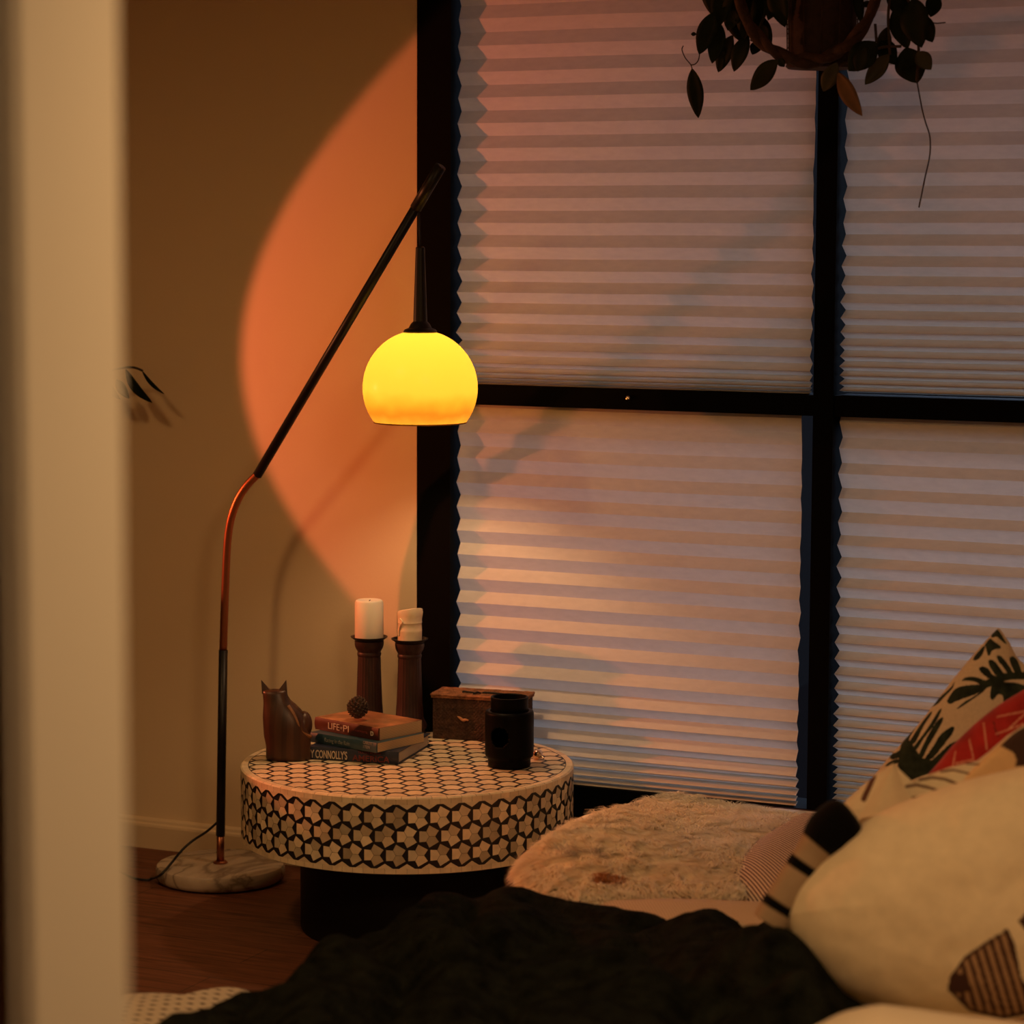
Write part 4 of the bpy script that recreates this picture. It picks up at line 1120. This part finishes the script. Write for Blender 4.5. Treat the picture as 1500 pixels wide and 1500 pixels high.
def leaf(parent, base, tip, w, m, bend_=.0, roll=0, name='leaf'):
    base, tip = Vector(base), Vector(tip); ax = tip - base; L_ = ax.length; ax.normalize()
    n = Vector((0, -1, 0)); n = (n - ax * n.dot(ax)).normalized(); n = Matrix.Rotation(roll, 3, ax) @ n; s = ax.cross(n)
    v = []; f = []; nu = 12
    for i in range(nu + 1):
        t = i / nu; hw = w * (math.sin(PI * min(1, t * .97 + .015)) ** .8) * (1 - .25 * (t - .45) * 1.2)
        if i == nu: hw = .0003
        c = base + ax * L_ * t + n * (bend_ * L_ * math.sin(PI * t)) 
        for k in (-1, -.5, 0, .5, 1): v.append(c + s * hw * k + n * (hw * .28 * abs(k)))
    b = len(v)
    for p in list(v): v.append(p - n * .0006)
    for i in range(nu):
        for k in range(4):
            a = i * 5 + k; f.append((a, a + 1, a + 6, a + 5)); f.append((b + a, b + a + 5, b + a + 6, b + a + 1))
        f.append((i * 5, i * 5 + 5, b + i * 5 + 5, b + i * 5)); f.append((i * 5 + 4, b + i * 5 + 4, b + i * 5 + 9, i * 5 + 9))
    me = bpy.data.meshes.new(name); me.from_pydata([tuple(p) for p in v], [], f); me.update()
    return link(name, me, m, parent, True)
kp = 5.15 / FPX
SPEC = [(1014, 101, 1023, 173, 13, 'leaf', -.06), (1046, 18, 1024, 80, 15, 'leaf', -.08), (1056, 36, 1043, 93, 13, 'leaf', -.06), (1073, 52, 1052, 106, 13, 'leaf', -.05), (1096, 52, 1075, 105, 13, 'leaf', -.05), (1112, 60, 1102, 80, 9, 'leaf', -.04),
        (1139, 88, 1099, 132, 15, 'leaf', -.1), (1141, 86, 1149, 98, 6, 'leaf', -.1), (1228, 107, 1263, 170, 13, 'leaf_brown', -.1), (1226, 92, 1206, 134, 12, 'leaf_olive', -.1), (1302, 80, 1267, 124, 12, 'leaf_olive', -.06),
        (1283, 62, 1243, 104, 20, 'leaf', -.09), (1327, 70, 1344, 122, 23, 'leaf', -.05), (1344, 76, 1364, 102, 12, 'leaf_olive', -.07), (1338, -2, 1350, 70, 22, 'leaf', -.05), (1372, -10, 1363, 25, 12, 'leaf', -.03), (1261, 7, 1280, 5, 5, 'leaf', -.02),
        (1312, 10, 1330, 72, 16, 'leaf', -.04), (1350, 20, 1366, 62, 14, 'leaf', -.06), (1040, -40, 1046, 25, 14, 'leaf', -.05), (1062, -30, 1052, 40, 17, 'leaf', -.06), (1085, -20, 1066, 45, 18, 'leaf', -.07), (1100, -15, 1090, 58, 18, 'leaf', -.06),
        (1118, -25, 1110, 45, 16, 'leaf', -.05), (1135, -30, 1150, 40, 16, 'leaf', -.1), (1150, -40, 1125, 30, 15, 'leaf', -.08), (1072, 10, 1088, 62, 15, 'leaf', -.03), (1110, 20, 1128, 72, 14, 'leaf', -.03), (1310, -30, 1322, 30, 16, 'leaf', -.03),
        (1290, 60, 1312, 95, 14, 'leaf', -.03), (1300, 40, 1290, 90, 13, 'leaf_olive', -.02), (1268, 70, 1256, 105, 13, 'leaf', -.12), (1330, 90, 1322, 105, 10, 'leaf', -.06), (1256, -20, 1262, 35, 8, 'leaf', -.02), (1020, 50, 1012, 50, 3, 'leaf', -.08)]
for i, (x0, y0, x1, y1, w, m_, dy) in enumerate(SPEC):
    leaf(hp, HPT(x0, y0, dy), HPT(x1, y1, dy - .015 * ((i % 3) - 1)), w * kp, m_, bend_=.06 * ((i % 5) - 2) / 2, roll=random.uniform(-.3, .3))
# upper crown leaves spilling from the basket above the frame of the photo
rl = random.Random(3)
for i in range(22):
    a = rl.uniform(0, 2 * PI); r0 = rl.uniform(.05, .10); z0 = zb + rl.uniform(.16, .30)
    p0 = Vector((r0 * math.cos(a), r0 * math.sin(a) * .6, z0)); p1 = p0 + Vector((.07 * math.cos(a), .03 * math.sin(a), rl.uniform(-.05, .06)))
    leaf(hp, p0, p1, .017, 'leaf', .08, rl.uniform(-.5, .5))
def stemt(name, pts, r, m_='stem'): tube(name, spline(pts, 6), r, m_, hp, 6)
stemt('tendril', [HPT(x, y, -.05) for x, y in ((1343, 118), (1346, 135), (1351, 161), (1356, 180), (1362, 200), (1362, 227), (1355, 260), (1350, 285), (1346, 304))], .0014)
stemt('twig', [HPT(x, y, -.06) for x, y in ((1001, 67), (999, 73), (1004, 85), (1012, 95), (1014, 103))], .0011)
stemt('twig', [HPT(x, y, -.06) for x, y in ((1025, 78), (1023, 88), (1018, 94), (1012, 95))], .0011)
stemt('twig', [HPT(x, y, -.05) for x, y in ((1360, 30), (1370, 34), (1385, 33))], .0012)
for pts in (((1150, -60), (1120, -30), (1085, 0), (1050, 20)), ((1155, -60), (1130, 0), (1112, 40), (1100, 60)), ((1255, -60), (1290, -40), (1330, 0), (1345, 60), (1343, 118)), ((1230, 95), (1260, 85), (1290, 70), (1320, 68)), ((1303, 0), (1301, 30), (1304, 80)), ((1282, 35), (1284, 62))):
    stemt('stem', [HPT(x, y, -.05) for x, y in pts], .0028)

# ================================================================== LEFT PLANT (only leaf tips reach past the door lining)
q = ony(100, 600, -.16)
PX = q.x
pp = empty('potted_plant', (PX, -.22, 0), 'tall thin leaved potted plant by the wall, leaf tips showing past the door frame', 'plant')
PO = Vector((PX, -.22, 0))
lathe('pot', [(0, 0), (.075, 0), (.095, .16), (.098, .17), (.09, .17), (.085, .15), (0, .15)], 'pot', pp, 40)
lathe('soil', [(0, .151), (.084, .151)], 'stem', pp, 32)
def PP(px, py, Y=-.1): return ony(px, py, Y) - PO
st_pts = [Vector((0, 0, .15)), Vector((.01, .02, .5)), Vector((.0, .03, .9)), PP(120, 560), PP(160, 543), PP(192, 538), PP(209, 543)]
tube('stem', spline(st_pts, 6), .0026, 'stem', pp, 8)
k_w = 5.75 / FPX
leaf(pp, PP(184, 541), PP(223, 590), 9 * k_w, 'leaf', .1, .2)
leaf(pp, PP(208, 543), PP(240, 577), 5 * k_w, 'leaf', .05, .5)
leaf(pp, PP(170, 556), PP(189, 584), 8 * k_w, 'leaf', .08, -.3)
leaf(pp, PP(150, 548), PP(176, 585), 9 * k_w, 'leaf', .08, .3)
for i in range(10):
    z = rl.uniform(.5, 1.05); a = rl.uniform(1.8, 4.4)
    leaf(pp, Vector((.005, .025, z)), Vector((.005 + .10 * math.cos(a), .0 + .05 * math.sin(a), z - .03)), .013, 'leaf', .1, rl.uniform(-.5, .5))

# ================================================================== LIGHT
def light(name, kind, loc, energy, color, **kw):
    l = bpy.data.lights.new(name, kind); l.energy = energy; l.color = color
    for k, v_ in kw.items(): setattr(l, k, v_)
    o = bpy.data.objects.new(name, l); COL.objects.link(o); o.location = loc; return o
def aim(o, target): o.rotation_euler = (Vector(target) - o.location).to_track_quat('-Z', 'Y').to_euler()
light('lamp_bulb_light', 'POINT', (LX + SX, LY + SY, SZ + .018), 6.6, (1, .60, .31), shadow_soft_size=.02)
down = dict(spot_blend=1.0)
light('ceiling_lamp_light', 'SPOT', (-3.05, -2.3, 2.42), 56, (1, .56, .22), shadow_soft_size=.12, spot_size=math.radians(174), **down)
en = light('entry_lamp_light', 'SPOT', (-.40, -3.0, 2.15), 92, (1, .61, .29), shadow_soft_size=.25, spot_size=math.radians(165), **down); aim(en, (-.75, -2.6, 0))
sp = light('sunset_lamp_light', 'SPOT', (-4.112, -.862, 1.118), 96, (1, 1, 1), shadow_soft_size=.012, spot_size=math.radians(59.2), spot_blend=.05)
# the projector lens throws a strong orange-red rim and a weaker middle
sp.data.use_nodes = True
nt = sp.data.node_tree; N = nt.nodes; L = nt.links; em = N['Emission']
tc = N.new('ShaderNodeTexCoord'); sx = N.new('ShaderNodeSeparateXYZ'); L.new(tc.outputs['Normal'], sx.inputs[0])
ab = N.new('ShaderNodeMath'); ab.operation = 'ABSOLUTE'; L.new(sx.outputs['Z'], ab.inputs[0])
ac = N.new('ShaderNodeMath'); ac.operation = 'ARCCOSINE'; L.new(ab.outputs[0], ac.inputs[0])
dg = N.new('ShaderNodeMath'); dg.operation = 'DIVIDE'; dg.inputs[1].default_value = math.radians(29.6); L.new(ac.outputs[0], dg.inputs[0])
rp = N.new('ShaderNodeValToRGB'); e = rp.color_ramp.elements
e[0].position = .10; e[0].color = (.22, .075, .03, 1); e[1].position = .97; e[1].color = (1, .20, .085, 1)
k = e.new(.35); k.color = (.38, .11, .04, 1); k = e.new(.62); k.color = (.76, .18, .06, 1); k = e.new(.80); k.color = (1, .19, .06, 1)
L.new(dg.outputs[0], rp.inputs[0]); L.new(rp.outputs[0], em.inputs['Color'])
aim(sp, (-4.112 + math.cos(math.radians(9.6)), -.862 + math.sin(math.radians(9.6)), 1.118 + math.tan(math.radians(1.5))))

w = bpy.data.worlds.new('dusk'); S.world = w; w.use_nodes = True
N = w.node_tree.nodes; L = w.node_tree.links; bg = N['Background']
tc = N.new('ShaderNodeTexCoord'); sx = N.new('ShaderNodeSeparateXYZ'); L.new(tc.outputs['Generated'], sx.inputs[0])
rp = N.new('ShaderNodeValToRGB'); e = rp.color_ramp.elements
e[0].position = .14; e[0].color = (.0005, .0005, .0007, 1); e[1].position = .4; e[1].color = (.25, .32, .46, 1)
L.new(sx.outputs['Z'], rp.inputs[0]); L.new(rp.outputs[0], bg.inputs[0]); bg.inputs[1].default_value = 9.0

# ================================================================== CAMERA
cd = bpy.data.cameras.new('camera'); co_ = bpy.data.objects.new('camera', cd); COL.objects.link(co_); S.camera = co_
cd.sensor_width = 36; cd.sensor_fit = 'HORIZONTAL'; cd.lens = FPX / 1500 * 36
mw = Matrix((RGT, UPV, -FWD)).transposed().to_4x4(); mw.translation = CAM; co_.matrix_world = mw
cd.clip_start = .05
cd.dof.use_dof = True; cd.dof.focus_distance = 5.4; cd.dof.aperture_fstop = (cd.lens / 1000) / .027
S.view_settings.view_transform = 'Standard'; S.view_settings.look = 'None'; S.view_settings.exposure = 0; S.view_settings.gamma = 1
S.view_settings.use_curve_mapping = False
S.cycles.max_bounces = 8; S.cycles.use_denoising = True
